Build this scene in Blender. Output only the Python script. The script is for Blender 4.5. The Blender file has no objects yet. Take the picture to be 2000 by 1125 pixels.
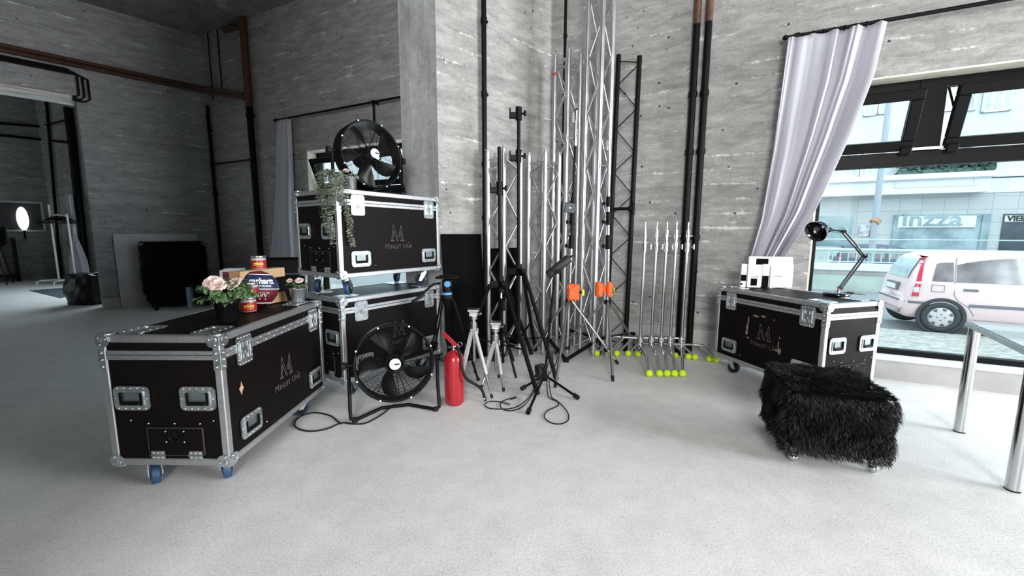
import bpy, math, random
from math import sin, cos, pi, radians, sqrt, atan2
from mathutils import Matrix, Vector
random.seed(7)
sc = bpy.context.scene
COL = sc.collection

# ------------------------------------------------------------------ camera
EYE = 1.33
FOC = 802.54                       # focal length in pixels of a 2000 px wide frame
PITCH, ROLL = radians(7.516), radians(0.178)
cd = bpy.data.cameras.new('camera')
cam = bpy.data.objects.new('camera', cd)
COL.objects.link(cam)
cd.sensor_fit = 'HORIZONTAL'; cd.sensor_width = 36.0
cd.lens = FOC / 2000 * 36.0
cd.clip_start = 0.05; cd.clip_end = 200
_f = Vector((0, cos(PITCH), -sin(PITCH))); _r0 = Vector((1, 0, 0)); _u0 = Vector((0, sin(PITCH), cos(PITCH)))
_r = _r0 * cos(ROLL) + _u0 * sin(ROLL); _u = -_r0 * sin(ROLL) + _u0 * cos(ROLL)
cam.matrix_world = Matrix(((_r.x, _u.x, -_f.x, 0), (_r.y, _u.y, -_f.y, 0), (_r.z, _u.z, -_f.z, EYE), (0, 0, 0, 1)))
sc.camera = cam

# ------------------------------------------------------------------ world, lights, exposure
wd = bpy.data.worlds.new('overcast_sky'); sc.world = wd; wd.use_nodes = True
_bg = wd.node_tree.nodes['Background']
_bg.inputs['Color'].default_value = (0.86, 0.94, 1.0, 1); _bg.inputs['Strength'].default_value = 2.8
sc.view_settings.view_transform = 'Standard'; sc.view_settings.look = 'None'
sc.view_settings.exposure = 0.0; sc.view_settings.gamma = 1.0
sc.view_settings.use_curve_mapping = False

C0 = Vector((0.441, 5.193, 0))                 # inner corner between the street wall and the pier
FD = Vector((0.895, -0.446, 0)).normalized() # along the street wall, to the right
FN = Vector((FD.y, -FD.x, 0))                # out of the street wall, into the room
def FW(t, n=0.0, z=0.0): return C0 + FD * t + FN * n + Vector((0, 0, z))
FROT = atan2(FD.y, FD.x)

def area(name, loc, direction, sx, sy, power, color):
    l = bpy.data.lights.new(name, 'AREA'); l.shape = 'RECTANGLE'; l.size = sx; l.size_y = sy
    l.energy = power; l.color = color
    o = bpy.data.objects.new(name, l); COL.objects.link(o)
    o.location = loc
    o.rotation_euler = Vector(direction).to_track_quat('-Z', 'Y').to_euler()
    return o
# daylight through the shop windows that lie outside the picture
area('daylight_street_window', FW(6.9, 0.06, 1.5), FN, 3.0, 2.3, 140, (0.80, 0.93, 1.0))
area('daylight_right_window', (8.9, -0.9, 2.5), (-1, 0.52, -0.20), 3.4, 3.2, 1060, (0.97, 0.985, 1.0))
area('daylight_back_window', (0.0, -4.9, 3.1), (0.10, 1, -0.16), 2.0, 3.4, 500, (1.0, 0.985, 0.955))
area('daylight_small_window', FW(-2.7, -0.30, 1.6), FN, 2.6, 2.0, 34, (0.80, 0.93, 1.0))
area('daylight_next_room', FW(-10.2, 0.05, 1.4), FN, 2.8, 2.2, 105, (0.80, 0.94, 1.0))

# ------------------------------------------------------------------ rays of the camera, used to place things on the floor and walls
def ray(u, v):
    return _r * ((u - 1000) / FOC) - _u * ((v - 562.5) / FOC) + _f
def P(u, v, z=0.0):                           # where the sight line meets height z
    d = ray(u, v); k = (z - EYE) / d.z
    return Vector((0, 0, EYE)) + d * k
def PY(u, v, y):                              # where the sight line meets depth y
    d = ray(u, v); return Vector((0, 0, EYE)) + d * (y / d.y)
def PF(u, v, n=0.0):                          # (t, z) on a plane parallel to the street wall
    d = ray(u, v); o = Vector((0, 0, EYE))
    k = (n - (o - C0).dot(FN)) / d.dot(FN)
    q = o + d * k
    return (q - C0).dot(FD), q.z
def PW(u, v, A, D):                           # point on a vertical plane through A along D
    d = ray(u, v); nrm = Vector((D.y, -D.x, 0)); o = Vector((0, 0, EYE))
    return o + d * ((A - o).dot(nrm) / d.dot(nrm))

# ------------------------------------------------------------------ mesh builder
class MB:
    def __init__(s): s.v = []; s.f = []; s.sm = []; s.mi = []; s.T = Matrix.Identity(4); s.m = 0
    def add(s, vs, fs, smooth=False):
        b = len(s.v); T = s.T
        s.v.extend([tuple(T @ Vector(p)) for p in vs])
        flip = T.to_3x3().determinant() < 0
        for f in fs:
            q = [b + i for i in f]
            if flip: q.reverse()
            s.f.append(q); s.sm.append(smooth); s.mi.append(s.m)
    def box(s, x0, x1, y0, y1, z0, z1, b=0.0):
        if b <= 0:
            s.add([(x0,y0,z0),(x1,y0,z0),(x1,y1,z0),(x0,y1,z0),(x0,y0,z1),(x1,y0,z1),(x1,y1,z1),(x0,y1,z1)],
                  [(3,2,1,0),(4,5,6,7),(0,1,5,4),(1,2,6,5),(2,3,7,6),(3,0,4,7)]); return
        b = min(b, (x1-x0)*.49, (y1-y0)*.49, (z1-z0)*.49)
        V = []; idx = {}
        for i, X in enumerate((x0, x1)):
            for j, Y in enumerate((y0, y1)):
                for k, Z in enumerate((z0, z1)):
                    sx, sy, sz = (1 if i == 0 else -1), (1 if j == 0 else -1), (1 if k == 0 else -1)
                    for a, p in (('x', (X, Y+sy*b, Z+sz*b)), ('y', (X+sx*b, Y, Z+sz*b)), ('z', (X+sx*b, Y+sy*b, Z))):
                        idx[(i,j,k,a)] = len(V); V.append(p)
        F = []
        g = lambda i,j,k,a: idx[(i,j,k,a)]
        F += [[g(0,0,0,'x'),g(0,0,1,'x'),g(0,1,1,'x'),g(0,1,0,'x')], [g(1,0,0,'x'),g(1,1,0,'x'),g(1,1,1,'x'),g(1,0,1,'x')]]
        F += [[g(0,0,0,'y'),g(1,0,0,'y'),g(1,0,1,'y'),g(0,0,1,'y')], [g(0,1,0,'y'),g(0,1,1,'y'),g(1,1,1,'y'),g(1,1,0,'y')]]
        F += [[g(0,0,0,'z'),g(0,1,0,'z'),g(1,1,0,'z'),g(1,0,0,'z')], [g(0,0,1,'z'),g(1,0,1,'z'),g(1,1,1,'z'),g(0,1,1,'z')]]
        for i in (0,1):
            for j in (0,1):
                q = [g(i,j,0,'x'),g(i,j,1,'x'),g(i,j,1,'y'),g(i,j,0,'y')]; F.append(q if (i+j)%2==1 else q[::-1])
                q = [g(i,0,j,'x'),g(i,1,j,'x'),g(i,1,j,'z'),g(i,0,j,'z')]; F.append(q if (i+j)%2==0 else q[::-1])
                q = [g(0,i,j,'y'),g(1,i,j,'y'),g(1,i,j,'z'),g(0,i,j,'z')]; F.append(q if (i+j)%2==1 else q[::-1])
                for k in (0,1):
                    q = [g(i,j,k,'x'),g(i,j,k,'y'),g(i,j,k,'z')]; F.append(q if (i+j+k)%2==0 else q[::-1])
        s.add(V, F)
    def tube(s, pts, r, n=8, closed=False, caps=True):
        pts = [Vector(p) for p in pts]; N = len(pts)
        rs = r if isinstance(r, (list, tuple)) else [r]*N
        V = []; prev = None
        for i, p in enumerate(pts):
            a = pts[(i-1) % N] if (closed or i > 0) else p
            b = pts[(i+1) % N] if (closed or i < N-1) else p
            t = (b - a).normalized() if (b-a).length > 1e-9 else Vector((0,0,1))
            if prev is None:
                h = Vector((0,0,1)) if abs(t.z) < .9 else Vector((1,0,0))
                x = t.cross(h).normalized()
            else:
                x = (prev - t*prev.dot(t))
                x = x.normalized() if x.length > 1e-6 else t.orthogonal().normalized()
            prev = x; y = t.cross(x)
            for k in range(n):
                c = 2*pi*k/n
                V.append(p + (x*cos(c) + y*sin(c))*rs[i])
        F = []
        for i in range(N if closed else N-1):
            j = (i+1) % N
            for k in range(n):
                k2 = (k+1) % n
                F.append([i*n+k, i*n+k2, j*n+k2, j*n+k])
        s.add(V, F, n > 4)
        if caps and not closed:
            s.add(V[:n], [list(range(n))[::-1]]); s.add(V[-n:], [list(range(n))])
    def cyl(s, p0, p1, r0, r1=None, n=16, caps=True):
        s.tube([p0, p1], [r0, r0 if r1 is None else r1], n, False, caps)
    def lathe(s, prof, n=24, smooth=True):           # prof: [(r, z)] about local z
        V = []; F = []
        for r, z in prof:
            for k in range(n):
                a = 2*pi*k/n; V.append((r*cos(a), r*sin(a), z))
        for i in range(len(prof)-1):
            for k in range(n):
                k2 = (k+1) % n
                F.append([i*n+k, i*n+k2, (i+1)*n+k2, (i+1)*n+k])
        s.add(V, F, smooth)
    def sphere(s, c, r, n=12, m=8, sc3=(1,1,1)):
        V = []; F = []
        for i in range(m+1):
            th = pi*i/m
            for k in range(n):
                a = 2*pi*k/n
                V.append((c[0]+r*sc3[0]*sin(th)*cos(a), c[1]+r*sc3[1]*sin(th)*sin(a), c[2]-r*sc3[2]*cos(th)))
        for i in range(m):
            for k in range(n):
                k2 = (k+1) % n
                F.append([i*n+k, i*n+k2, (i+1)*n+k2, (i+1)*n+k])
        s.add(V, F, True)
    def prism(s, poly, z0, z1, holes=None):           # polygon in local xy, extruded
        n = len(poly)
        V = [(x,y,z0) for x,y in poly] + [(x,y,z1) for x,y in poly]
        s.add(V, [list(range(n))[::-1], list(range(n, 2*n))] + [[i, (i+1)%n, n+(i+1)%n, n+i] for i in range(n)])
    def ringprism(s, outer, inner, z0, z1):
        n = len(outer)
        V = [(x,y,z) for z in (z0,z1) for p in (outer, inner) for x,y in p]
        F = []
        for i in range(n):
            j = (i+1) % n
            F += [[2*n+i, 2*n+j, 3*n+j, 3*n+i], [j, i, n+i, n+j], [i, j, 2*n+j, 2*n+i], [n+j, n+i, 3*n+i, 3*n+j]]
        s.add(V, F)
    def bar(s, p0, p1, w, h, up=(0,0,1)):             # rectangular bar
        p0 = Vector(p0); p1 = Vector(p1); t = (p1-p0); L = t.length; t = t/L
        x = t.cross(Vector(up)); x = x.normalized() if x.length > 1e-6 else t.orthogonal().normalized()
        y = x.cross(t)
        old = s.T
        s.T = old @ Matrix(((x.x,t.x,y.x,p0.x),(x.y,t.y,y.y,p0.y),(x.z,t.z,y.z,p0.z),(0,0,0,1)))
        s.box(-w/2, w/2, 0, L, -h/2, h/2); s.T = old
    def build(s, name, mats, parent=None):
        me = bpy.data.meshes.new(name)
        me.from_pydata(s.v, [], s.f)
        if not isinstance(mats, (list, tuple)): mats = [mats]
        for m in mats: me.materials.append(m)
        me.polygons.foreach_set('use_smooth', s.sm)
        me.polygons.foreach_set('material_index', s.mi)
        me.update()
        o = bpy.data.objects.new(name, me); COL.objects.link(o)
        if parent is not None: o.parent = parent
        return o
def rrect(w, h, r, n=4, cx=0, cy=0):
    out = []
    for sx, sy, a0 in ((1,1,0),(-1,1,90),(-1,-1,180),(1,-1,270)):
        for k in range(n+1):
            a = radians(a0 + 90*k/n)
            out.append((cx + sx*(w/2-r) + r*cos(a), cy + sy*(h/2-r) + r*sin(a)))
    return out
def circ(r, n, cx=0, cy=0): return [(cx+r*cos(2*pi*k/n), cy+r*sin(2*pi*k/n)) for k in range(n)]
def frame(o, x, y, z):
    return Matrix(((x[0],y[0],z[0],o[0]),(x[1],y[1],z[1],o[1]),(x[2],y[2],z[2],o[2]),(0,0,0,1)))
def tag(o, label, cat, group=None):
    o['label'] = label; o['category'] = cat
    if group: o['group'] = group
    return o
def thing(name, label, cat, loc=(0,0,0), rz=0.0, group=None):
    o = bpy.data.objects.new(name, None); COL.objects.link(o)
    o.empty_display_size = 0.1
    o.location = loc; o.rotation_euler = (0, 0, rz)
    return tag(o, label, cat, group)
def struct(o): o['kind'] = 'structure'; return o
def copy_tree(o, parent=None):
    c = o.copy(); COL.objects.link(c)
    if parent is not None: c.parent = parent
    for ch in list(o.children): copy_tree(ch, c)
    return c
def text_bm(mb, txt, size, M, depth=0.001, align='CENTER', xs=1.0, bold=0.0):
    cu = bpy.data.curves.new('lettering', 'FONT'); cu.body = txt; cu.size = size; cu.align_x = align
    cu.extrude = depth; cu.offset = bold; cu.resolution_u = 3
    o = bpy.data.objects.new('lettering', cu); COL.objects.link(o)
    dg = bpy.context.evaluated_depsgraph_get()
    me = bpy.data.meshes.new_from_object(o.evaluated_get(dg))
    old = mb.T; mb.T = old @ M @ Matrix.Diagonal((xs, 1, 1, 1))
    mb.add([tuple(v.co) for v in me.vertices], [list(p.vertices) for p in me.polygons]); mb.T = old
    bpy.data.objects.remove(o); bpy.data.curves.remove(cu); bpy.data.meshes.remove(me)

# ------------------------------------------------------------------ materials
def mat(name, col, rough=0.5, metal=0.0, spec=0.5, noise=0.0, nscale=20.0, bump=0.0, col2=None, stretch=(1,1,1), coat=0.0, rvar=0.0):
    m = bpy.data.materials.new(name); m.use_nodes = True
    nt = m.node_tree; b = nt.nodes['Principled BSDF']
    b.inputs['Base Color'].default_value = (*col, 1); b.inputs['Roughness'].default_value = rough
    b.inputs['Metallic'].default_value = metal; b.inputs['Specular IOR Level'].default_value = spec
    b.inputs['Coat Weight'].default_value = coat
    if noise or bump or rvar:
        tc = nt.nodes.new('ShaderNodeTexCoord'); mp = nt.nodes.new('ShaderNodeMapping'); mp.inputs['Scale'].default_value = stretch
        nz = nt.nodes.new('ShaderNodeTexNoise'); nz.inputs['Scale'].default_value = nscale; nz.inputs['Detail'].default_value = 6
        nt.links.new(tc.outputs['Object'], mp.inputs['Vector']); nt.links.new(mp.outputs['Vector'], nz.inputs['Vector'])
        if noise:
            mx = nt.nodes.new('ShaderNodeMix'); mx.data_type = 'RGBA'
            c2 = col2 or tuple(max(0, c*(1-noise)) for c in col)
            mx.inputs['A'].default_value = (*c2, 1); mx.inputs['B'].default_value = (*col, 1)
            rp = nt.nodes.new('ShaderNodeMapRange'); rp.inputs['From Min'].default_value = .35; rp.inputs['From Max'].default_value = .65
            nt.links.new(nz.outputs['Fac'], rp.inputs['Value']); nt.links.new(rp.outputs['Result'], mx.inputs['Factor'])
            nt.links.new(mx.outputs['Result'], b.inputs['Base Color'])
        if rvar:
            rr = nt.nodes.new('ShaderNodeMapRange'); rr.inputs['To Min'].default_value = max(0.02, rough-rvar); rr.inputs['To Max'].default_value = rough+rvar
            nt.links.new(nz.outputs['Fac'], rr.inputs['Value']); nt.links.new(rr.outputs['Result'], b.inputs['Roughness'])
        if bump:
            bp = nt.nodes.new('ShaderNodeBump'); bp.inputs['Strength'].default_value = bump; bp.inputs['Distance'].default_value = .01
            nt.links.new(nz.outputs['Fac'], bp.inputs['Height']); nt.links.new(bp.outputs['Normal'], b.inputs['Normal'])
    return m
def emit(name, col, s):
    m = bpy.data.materials.new(name); m.use_nodes = True
    b = m.node_tree.nodes['Principled BSDF']
    b.inputs['Base Color'].default_value = (0,0,0,1)
    b.inputs['Emission Color'].default_value = (*col,1); b.inputs['Emission Strength'].default_value = s
    return m
def glassmat(name, tint, refl=0.08):
    m = bpy.data.materials.new(name); m.use_nodes = True; nt = m.node_tree
    nt.nodes.remove(nt.nodes['Principled BSDF']); out = nt.nodes['Material Output']
    tr = nt.nodes.new('ShaderNodeBsdfTransparent'); tr.inputs['Color'].default_value = (*tint, 1)
    gl = nt.nodes.new('ShaderNodeBsdfGlossy'); gl.inputs['Roughness'].default_value = 0.02
    fr = nt.nodes.new('ShaderNodeFresnel'); fr.inputs['IOR'].default_value = 1.35
    ad = nt.nodes.new('ShaderNodeMath'); ad.operation = 'MULTIPLY'; ad.inputs[1].default_value = .12
    mx = nt.nodes.new('ShaderNodeMixShader')
    nt.links.new(fr.outputs['Fac'], ad.inputs[0]); nt.links.new(ad.outputs[0], mx.inputs['Fac'])
    nt.links.new(tr.outputs[0], mx.inputs[1]); nt.links.new(gl.outputs[0], mx.inputs[2]); nt.links.new(mx.outputs[0], out.inputs['Surface'])
    return m
def concrete(name, base, vertical=False, deposits=1.0):
    m = bpy.data.materials.new(name); m.use_nodes = True; nt = m.node_tree; b = nt.nodes['Principled BSDF']
    N = nt.nodes.new; L = nt.links.new
    tc = N('ShaderNodeTexCoord')
    st = N('ShaderNodeMapping'); st.inputs['Scale'].default_value = (4, 4, .8) if vertical else (1.1, 1.1, 4.2)
    L(tc.outputs['Object'], st.inputs['Vector'])
    streak = N('ShaderNodeTexNoise'); streak.inputs['Scale'].default_value = 2.2; streak.inputs['Detail'].default_value = 8; streak.inputs['Roughness'].default_value = .68
    L(st.outputs['Vector'], streak.inputs['Vector'])
    big = N('ShaderNodeTexNoise'); big.inputs['Scale'].default_value = .9; big.inputs['Detail'].default_value = 5
    L(tc.outputs['Object'], big.inputs['Vector'])
    grit = N('ShaderNodeTexNoise'); grit.inputs['Scale'].default_value = 30; grit.inputs['Detail'].default_value = 7; grit.inputs['Roughness'].default_value = .75
    L(tc.outputs['Object'], grit.inputs['Vector'])
    # board courses
    sx = N('ShaderNodeSeparateXYZ'); L(tc.outputs['Object'], sx.inputs['Vector'])
    wob = N('ShaderNodeMath'); wob.operation = 'MULTIPLY_ADD'; wob.inputs[1].default_value = .10
    L(big.outputs['Fac'], wob.inputs[0])
    if vertical:
        hx = N('ShaderNodeMath'); hx.operation = 'SUBTRACT'; L(sx.outputs['X'], hx.inputs[0]); L(sx.outputs['Y'], hx.inputs[1]); L(hx.outputs[0], wob.inputs[2])
    else: L(sx.outputs['Z'], wob.inputs[2])
    dv = N('ShaderNodeMath'); dv.operation = 'DIVIDE'; dv.inputs[1].default_value = .145; L(wob.outputs[0], dv.inputs[0])
    fl = N('ShaderNodeMath'); fl.operation = 'FLOOR'; L(dv.outputs[0], fl.inputs[0])
    wn = N('ShaderNodeTexWhiteNoise'); wn.noise_dimensions = '1D'; L(fl.outputs[0], wn.inputs['W'])
    fr = N('ShaderNodeMath'); fr.operation = 'FRACT'; L(dv.outputs[0], fr.inputs[0])
    pp = N('ShaderNodeMath'); pp.operation = 'PINGPONG'; pp.inputs[1].default_value = .5; L(fr.outputs[0], pp.inputs[0])
    ln = N('ShaderNodeMapRange'); ln.inputs['From Min'].default_value = 0; ln.inputs['From Max'].default_value = .09; L(pp.outputs[0], ln.inputs['Value'])
    # tone
    t1 = N('ShaderNodeMath'); t1.operation = 'MULTIPLY_ADD'; t1.inputs[1].default_value = .95; t1.inputs[2].default_value = .14; L(streak.outputs['Fac'], t1.inputs[0])
    t2 = N('ShaderNodeMath'); t2.operation = 'MULTIPLY_ADD'; t2.inputs[1].default_value = .17; L(wn.outputs['Value'], t2.inputs[0]); L(t1.outputs[0], t2.inputs[2])
    t3 = N('ShaderNodeMath'); t3.operation = 'MULTIPLY_ADD'; t3.inputs[1].default_value = .10; L(ln.outputs['Result'], t3.inputs[0]); L(t2.outputs[0], t3.inputs[2])
    t4 = N('ShaderNodeMath'); t4.operation = 'MULTIPLY_ADD'; t4.inputs[1].default_value = .8; L(grit.outputs['Fac'], t4.inputs[0]); L(t3.outputs[0], t4.inputs[2])
    blot = N('ShaderNodeTexNoise'); blot.inputs['Scale'].default_value = 3.2; blot.inputs['Detail'].default_value = 9; blot.inputs['Roughness'].default_value = .72; blot.inputs['Distortion'].default_value = .6
    L(st.outputs['Vector'] if not vertical else tc.outputs['Object'], blot.inputs['Vector'])
    bl = N('ShaderNodeMapRange'); bl.inputs['From Min'].default_value = .30; bl.inputs['From Max'].default_value = .70; bl.inputs['To Min'].default_value = .66; bl.inputs['To Max'].default_value = 1.26; L(blot.outputs['Fac'], bl.inputs['Value'])
    t5 = N('ShaderNodeMath'); t5.operation = 'MULTIPLY'; L(t4.outputs[0], t5.inputs[0]); L(bl.outputs['Result'], t5.inputs[1])
    cb = N('ShaderNodeVectorMath'); cb.operation = 'SCALE'; cb.inputs[0].default_value = base; L(t5.outputs[0], cb.inputs['Scale'])
    # pale crumbly seams: broken lines along the board joints plus scattered flecks
    sm = N('ShaderNodeMapping'); sm.inputs['Scale'].default_value = (2.6, 2.6, .7) if vertical else (1.3, 1.3, 2.2); L(tc.outputs['Object'], sm.inputs['Vector'])
    n2 = N('ShaderNodeTexNoise'); n2.inputs['Scale'].default_value = 1.7; n2.inputs['Detail'].default_value = 5; n2.inputs['Roughness'].default_value = .6
    L(sm.outputs['Vector'], n2.inputs['Vector'])
    crumb = N('ShaderNodeTexNoise'); crumb.inputs['Scale'].default_value = 17; crumb.inputs['Detail'].default_value = 8; crumb.inputs['Roughness'].default_value = .85; L(tc.outputs['Object'], crumb.inputs['Vector'])
    band = N('ShaderNodeMapRange'); band.inputs['From Min'].default_value = 0; band.inputs['From Max'].default_value = .16; band.inputs['To Min'].default_value = .20; band.inputs['To Max'].default_value = 0; L(pp.outputs[0], band.inputs['Value'])
    a1 = N('ShaderNodeMath'); a1.operation = 'MULTIPLY_ADD'; a1.inputs[1].default_value = 1.0; L(n2.outputs['Fac'], a1.inputs[0]); L(band.outputs['Result'], a1.inputs[2])
    a2 = N('ShaderNodeMath'); a2.operation = 'ADD'; L(a1.outputs[0], a2.inputs[0]); L(crumb.outputs['Fac'], a2.inputs[1])
    sel = N('ShaderNodeMapRange'); sel.inputs['From Min'].default_value = 1.20; sel.inputs['From Max'].default_value = 1.34; L(a2.outputs[0], sel.inputs['Value'])
    s3 = N('ShaderNodeMath'); s3.operation = 'MULTIPLY'; s3.inputs[1].default_value = .85*deposits; L(sel.outputs['Result'], s3.inputs[0])
    mx = N('ShaderNodeMix'); mx.data_type = 'RGBA'; mx.inputs['B'].default_value = (.80,.79,.77,1)
    L(cb.outputs[0], mx.inputs['A']); L(s3.outputs[0], mx.inputs['Factor'])
    # small pits
    vo = N('ShaderNodeTexVoronoi'); vo.inputs['Scale'].default_value = 5.5; L(tc.outputs['Object'], vo.inputs['Vector'])
    pit = N('ShaderNodeMapRange'); pit.inputs['From Min'].default_value = .05; pit.inputs['From Max'].default_value = .09; L(vo.outputs['Distance'], pit.inputs['Value'])
    pm = N('ShaderNodeMix'); pm.data_type = 'RGBA'; pm.inputs['A'].default_value = (.05,.05,.05,1)
    L(pit.outputs['Result'], pm.inputs['Factor']); L(mx.outputs['Result'], pm.inputs['B'])
    L(pm.outputs['Result'], b.inputs['Base Color'])
    b.inputs['Roughness'].default_value = .9; b.inputs['Specular IOR Level'].default_value = .25
    h = N('ShaderNodeMath'); h.operation = 'MULTIPLY_ADD'; h.inputs[1].default_value = .8; L(sel.outputs['Result'], h.inputs[0]); L(t4.outputs[0], h.inputs[2])
    bp = N('ShaderNodeBump'); bp.inputs['Strength'].default_value = .5; bp.inputs['Distance'].default_value = .02
    L(h.outputs[0], bp.inputs['Height']); L(bp.outputs['Normal'], b.inputs['Normal'])
    return m
def floormat():
    m = bpy.data.materials.new('sealed_concrete_floor'); m.use_nodes = True; nt = m.node_tree; b = nt.nodes['Principled BSDF']
    N = nt.nodes.new; L = nt.links.new
    tc = N('ShaderNodeTexCoord')
    def nz(scale, detail, rough=.6, dist=0):
        n = N('ShaderNodeTexNoise'); n.inputs['Scale'].default_value = scale; n.inputs['Detail'].default_value = detail
        n.inputs['Roughness'].default_value = rough; n.inputs['Distortion'].default_value = dist
        L(tc.outputs['Object'], n.inputs['Vector']); return n
    a = nz(.7, 6, .6, .6); c = nz(110, 4, .7); d = nz(5, 6, .7); e = nz(2.3, 5, .6, 2.5)
    t = N('ShaderNodeMath'); t.operation = 'MULTIPLY_ADD'; t.inputs[1].default_value = .34; t.inputs[2].default_value = .58; L(a.outputs['Fac'], t.inputs[0])
    t2 = N('ShaderNodeMath'); t2.operation = 'MULTIPLY_ADD'; t2.inputs[1].default_value = .42; L(d.outputs['Fac'], t2.inputs[0]); L(t.outputs[0], t2.inputs[2])
    sp = N('ShaderNodeMapRange'); sp.inputs['From Min'].default_value = .34; sp.inputs['From Max'].default_value = .54; sp.inputs['To Min'].default_value = -.27; sp.inputs['To Max'].default_value = 0; L(c.outputs['Fac'], sp.inputs['Value'])
    t3 = N('ShaderNodeMath'); t3.operation = 'ADD'; L(t2.outputs[0], t3.inputs[0]); L(sp.outputs['Result'], t3.inputs[1])
    # thin scuffs
    pp = N('ShaderNodeMath'); pp.operation = 'SUBTRACT'; pp.inputs[1].default_value = .5; L(e.outputs['Fac'], pp.inputs[0])
    ab = N('ShaderNodeMath'); ab.operation = 'ABSOLUTE'; L(pp.outputs[0], ab.inputs[0])
    sc_ = N('ShaderNodeMapRange'); sc_.inputs['From Min'].default_value = 0; sc_.inputs['From Max'].default_value = .005; sc_.inputs['To Min'].default_value = -.13; sc_.inputs['To Max'].default_value = 0; L(ab.outputs[0], sc_.inputs['Value'])
    t4 = N('ShaderNodeMath'); t4.operation = 'ADD'; L(t3.outputs[0], t4.inputs[0]); L(sc_.outputs['Result'], t4.inputs[1])
    cb = N('ShaderNodeVectorMath'); cb.operation = 'SCALE'; cb.inputs[0].default_value = (.73,.727,.72); L(t4.outputs[0], cb.inputs['Scale'])
    L(cb.outputs[0], b.inputs['Base Color'])
    rr = N('ShaderNodeMapRange'); rr.inputs['To Min'].default_value = .42; rr.inputs['To Max'].default_value = .68; L(d.outputs['Fac'], rr.inputs['Value']); L(rr.outputs['Result'], b.inputs['Roughness'])
    b.inputs['Specular IOR Level'].default_value = .4
    bp = N('ShaderNodeBump'); bp.inputs['Strength'].default_value = .12; bp.inputs['Distance'].default_value = .01; L(c.outputs['Fac'], bp.inputs['Height']); L(bp.outputs['Normal'], b.inputs['Normal'])
    return m
M = {}
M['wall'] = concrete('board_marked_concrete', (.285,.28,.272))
M['wall_v'] = concrete('vertical_board_concrete', (.30,.305,.315), True, .5)
M['wall_dark'] = concrete('grey_concrete', (.245,.245,.25), False, .8)
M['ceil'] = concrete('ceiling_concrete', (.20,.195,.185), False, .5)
M['floor'] = floormat()
M['kerb'] = mat('smooth_concrete', (.46,.455,.45), .85, noise=.25, nscale=3, bump=.2)
M['cream'] = mat('cream_plaster', (.80,.76,.64), .85, noise=.15, nscale=6)
M['sill'] = mat('pale_sill', (.72,.76,.78), .5, noise=.08, nscale=3)
M['ply'] = mat('dark_film_plywood', (.0045,.003,.0029), .5, spec=.10, rvar=.08, nscale=14)
M['alu'] = mat('brushed_aluminium', (.56,.57,.59), .42, .9, noise=.22, nscale=30, stretch=(1,1,6), rvar=.1)
M['zinc'] = mat('zinc_hardware', (.62,.66,.68), .30, .92, noise=.25, nscale=35, rvar=.12)
M['zincd'] = mat('zinc_dish', (.30,.35,.36), .38, .85, noise=.2, nscale=25)
M['rubber'] = mat('black_rubber', (.008,.008,.008), .65, spec=.25)
M['blue'] = mat('blue_wheel', (.018,.055,.13), .5)
M['black'] = mat('black_powder_coat', (.0035,.0035,.004), .45, spec=.13)
M['blackm'] = mat('matt_black', (.003,.003,.0035), .85, spec=.06)
M['blackg'] = mat('gloss_black', (.004,.004,.005), .12, coat=.3)
M['chrome'] = mat('chrome', (.56,.57,.58), .16, 1.0)
M['steel'] = mat('satin_steel', (.42,.43,.44), .3, 1.0)
M['silver'] = mat('truss_aluminium', (.58,.59,.61), .34, .95, noise=.18, nscale=18, stretch=(1,1,.3), rvar=.1)
M['silverl'] = mat('anodised_tripod_aluminium', (.74,.74,.74), .35, .8)
M['red'] = mat('red_enamel', (.34,.009,.018), .28, coat=.3)
M['redtape'] = mat('red_tape', (.45,.05,.05), .6)
M['orange'] = mat('orange_plastic', (.80,.115,.02), .45)
M['yellow'] = mat('fluorescent_yellow', (.74,.80,.05), .6)
M['ball'] = mat('tennis_felt', (.66,.92,.02), .9, noise=.2, nscale=160, bump=.3)
M['white'] = mat('white_card', (.88,.88,.90), .5)
M['whitep'] = mat('white_paint', (.55,.56,.55), .45)
M['card'] = mat('brown_cardboard', (.47,.30,.165), .8, noise=.12, nscale=40)
M['logo'] = mat('engraved_line', (.115,.10,.095), .6)
M['seam'] = mat('panel_gap', (.04,.035,.033), .7)
M['print'] = mat('black_print', (.02,.02,.02), .6)
M['curt'] = mat('pale_lilac_curtain', (.45,.45,.505), .8, noise=.05, nscale=60)
M['copper'] = mat('rusty_copper_pipe', (.12,.055,.033), .6, .2, noise=.4, nscale=14)
M['glass'] = glassmat('window_glass', (.90,.97,.98))
M['furd'] = mat('black_fur_hide', (.003,.003,.0035), .9, spec=.05)
M['fur'] = mat('black_fur', (.007,.007,.009), .55, spec=.3)
M['terr'] = mat('grey_panel', (.50,.51,.54), .7, noise=.25, nscale=2.5)
def S(bm, name, m, parent=None): return struct(bm.build(name, m, parent)) if parent is None else bm.build(name, m, parent)
# ================================================================== THE SETTING
H_CEIL = 5.04
FM = frame(C0, FD, FN, (0,0,1))              # local (t, n, z)
def fwb(mb): mb.T = FM; return mb
fpoly = [FW(-15.6,-.02), FW(9,-.02), Vector((9.2,-6,0)), Vector((-22,-6,0)), Vector((-22,6,0))]
m = MB(); m.prism([(p.x,p.y) for p in fpoly][::-1], -.12, 0.0); S(m, 'floor', M['floor'])
m = MB(); m.prism([(p.x,p.y) for p in [FW(-15.6,-.3), FW(9,-.3), Vector((9.2,-6,0)), Vector((-22,-6,0)), Vector((-22,6,0))]][::-1], H_CEIL, H_CEIL+.2); S(m, 'ceiling', M['ceil'])
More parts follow.
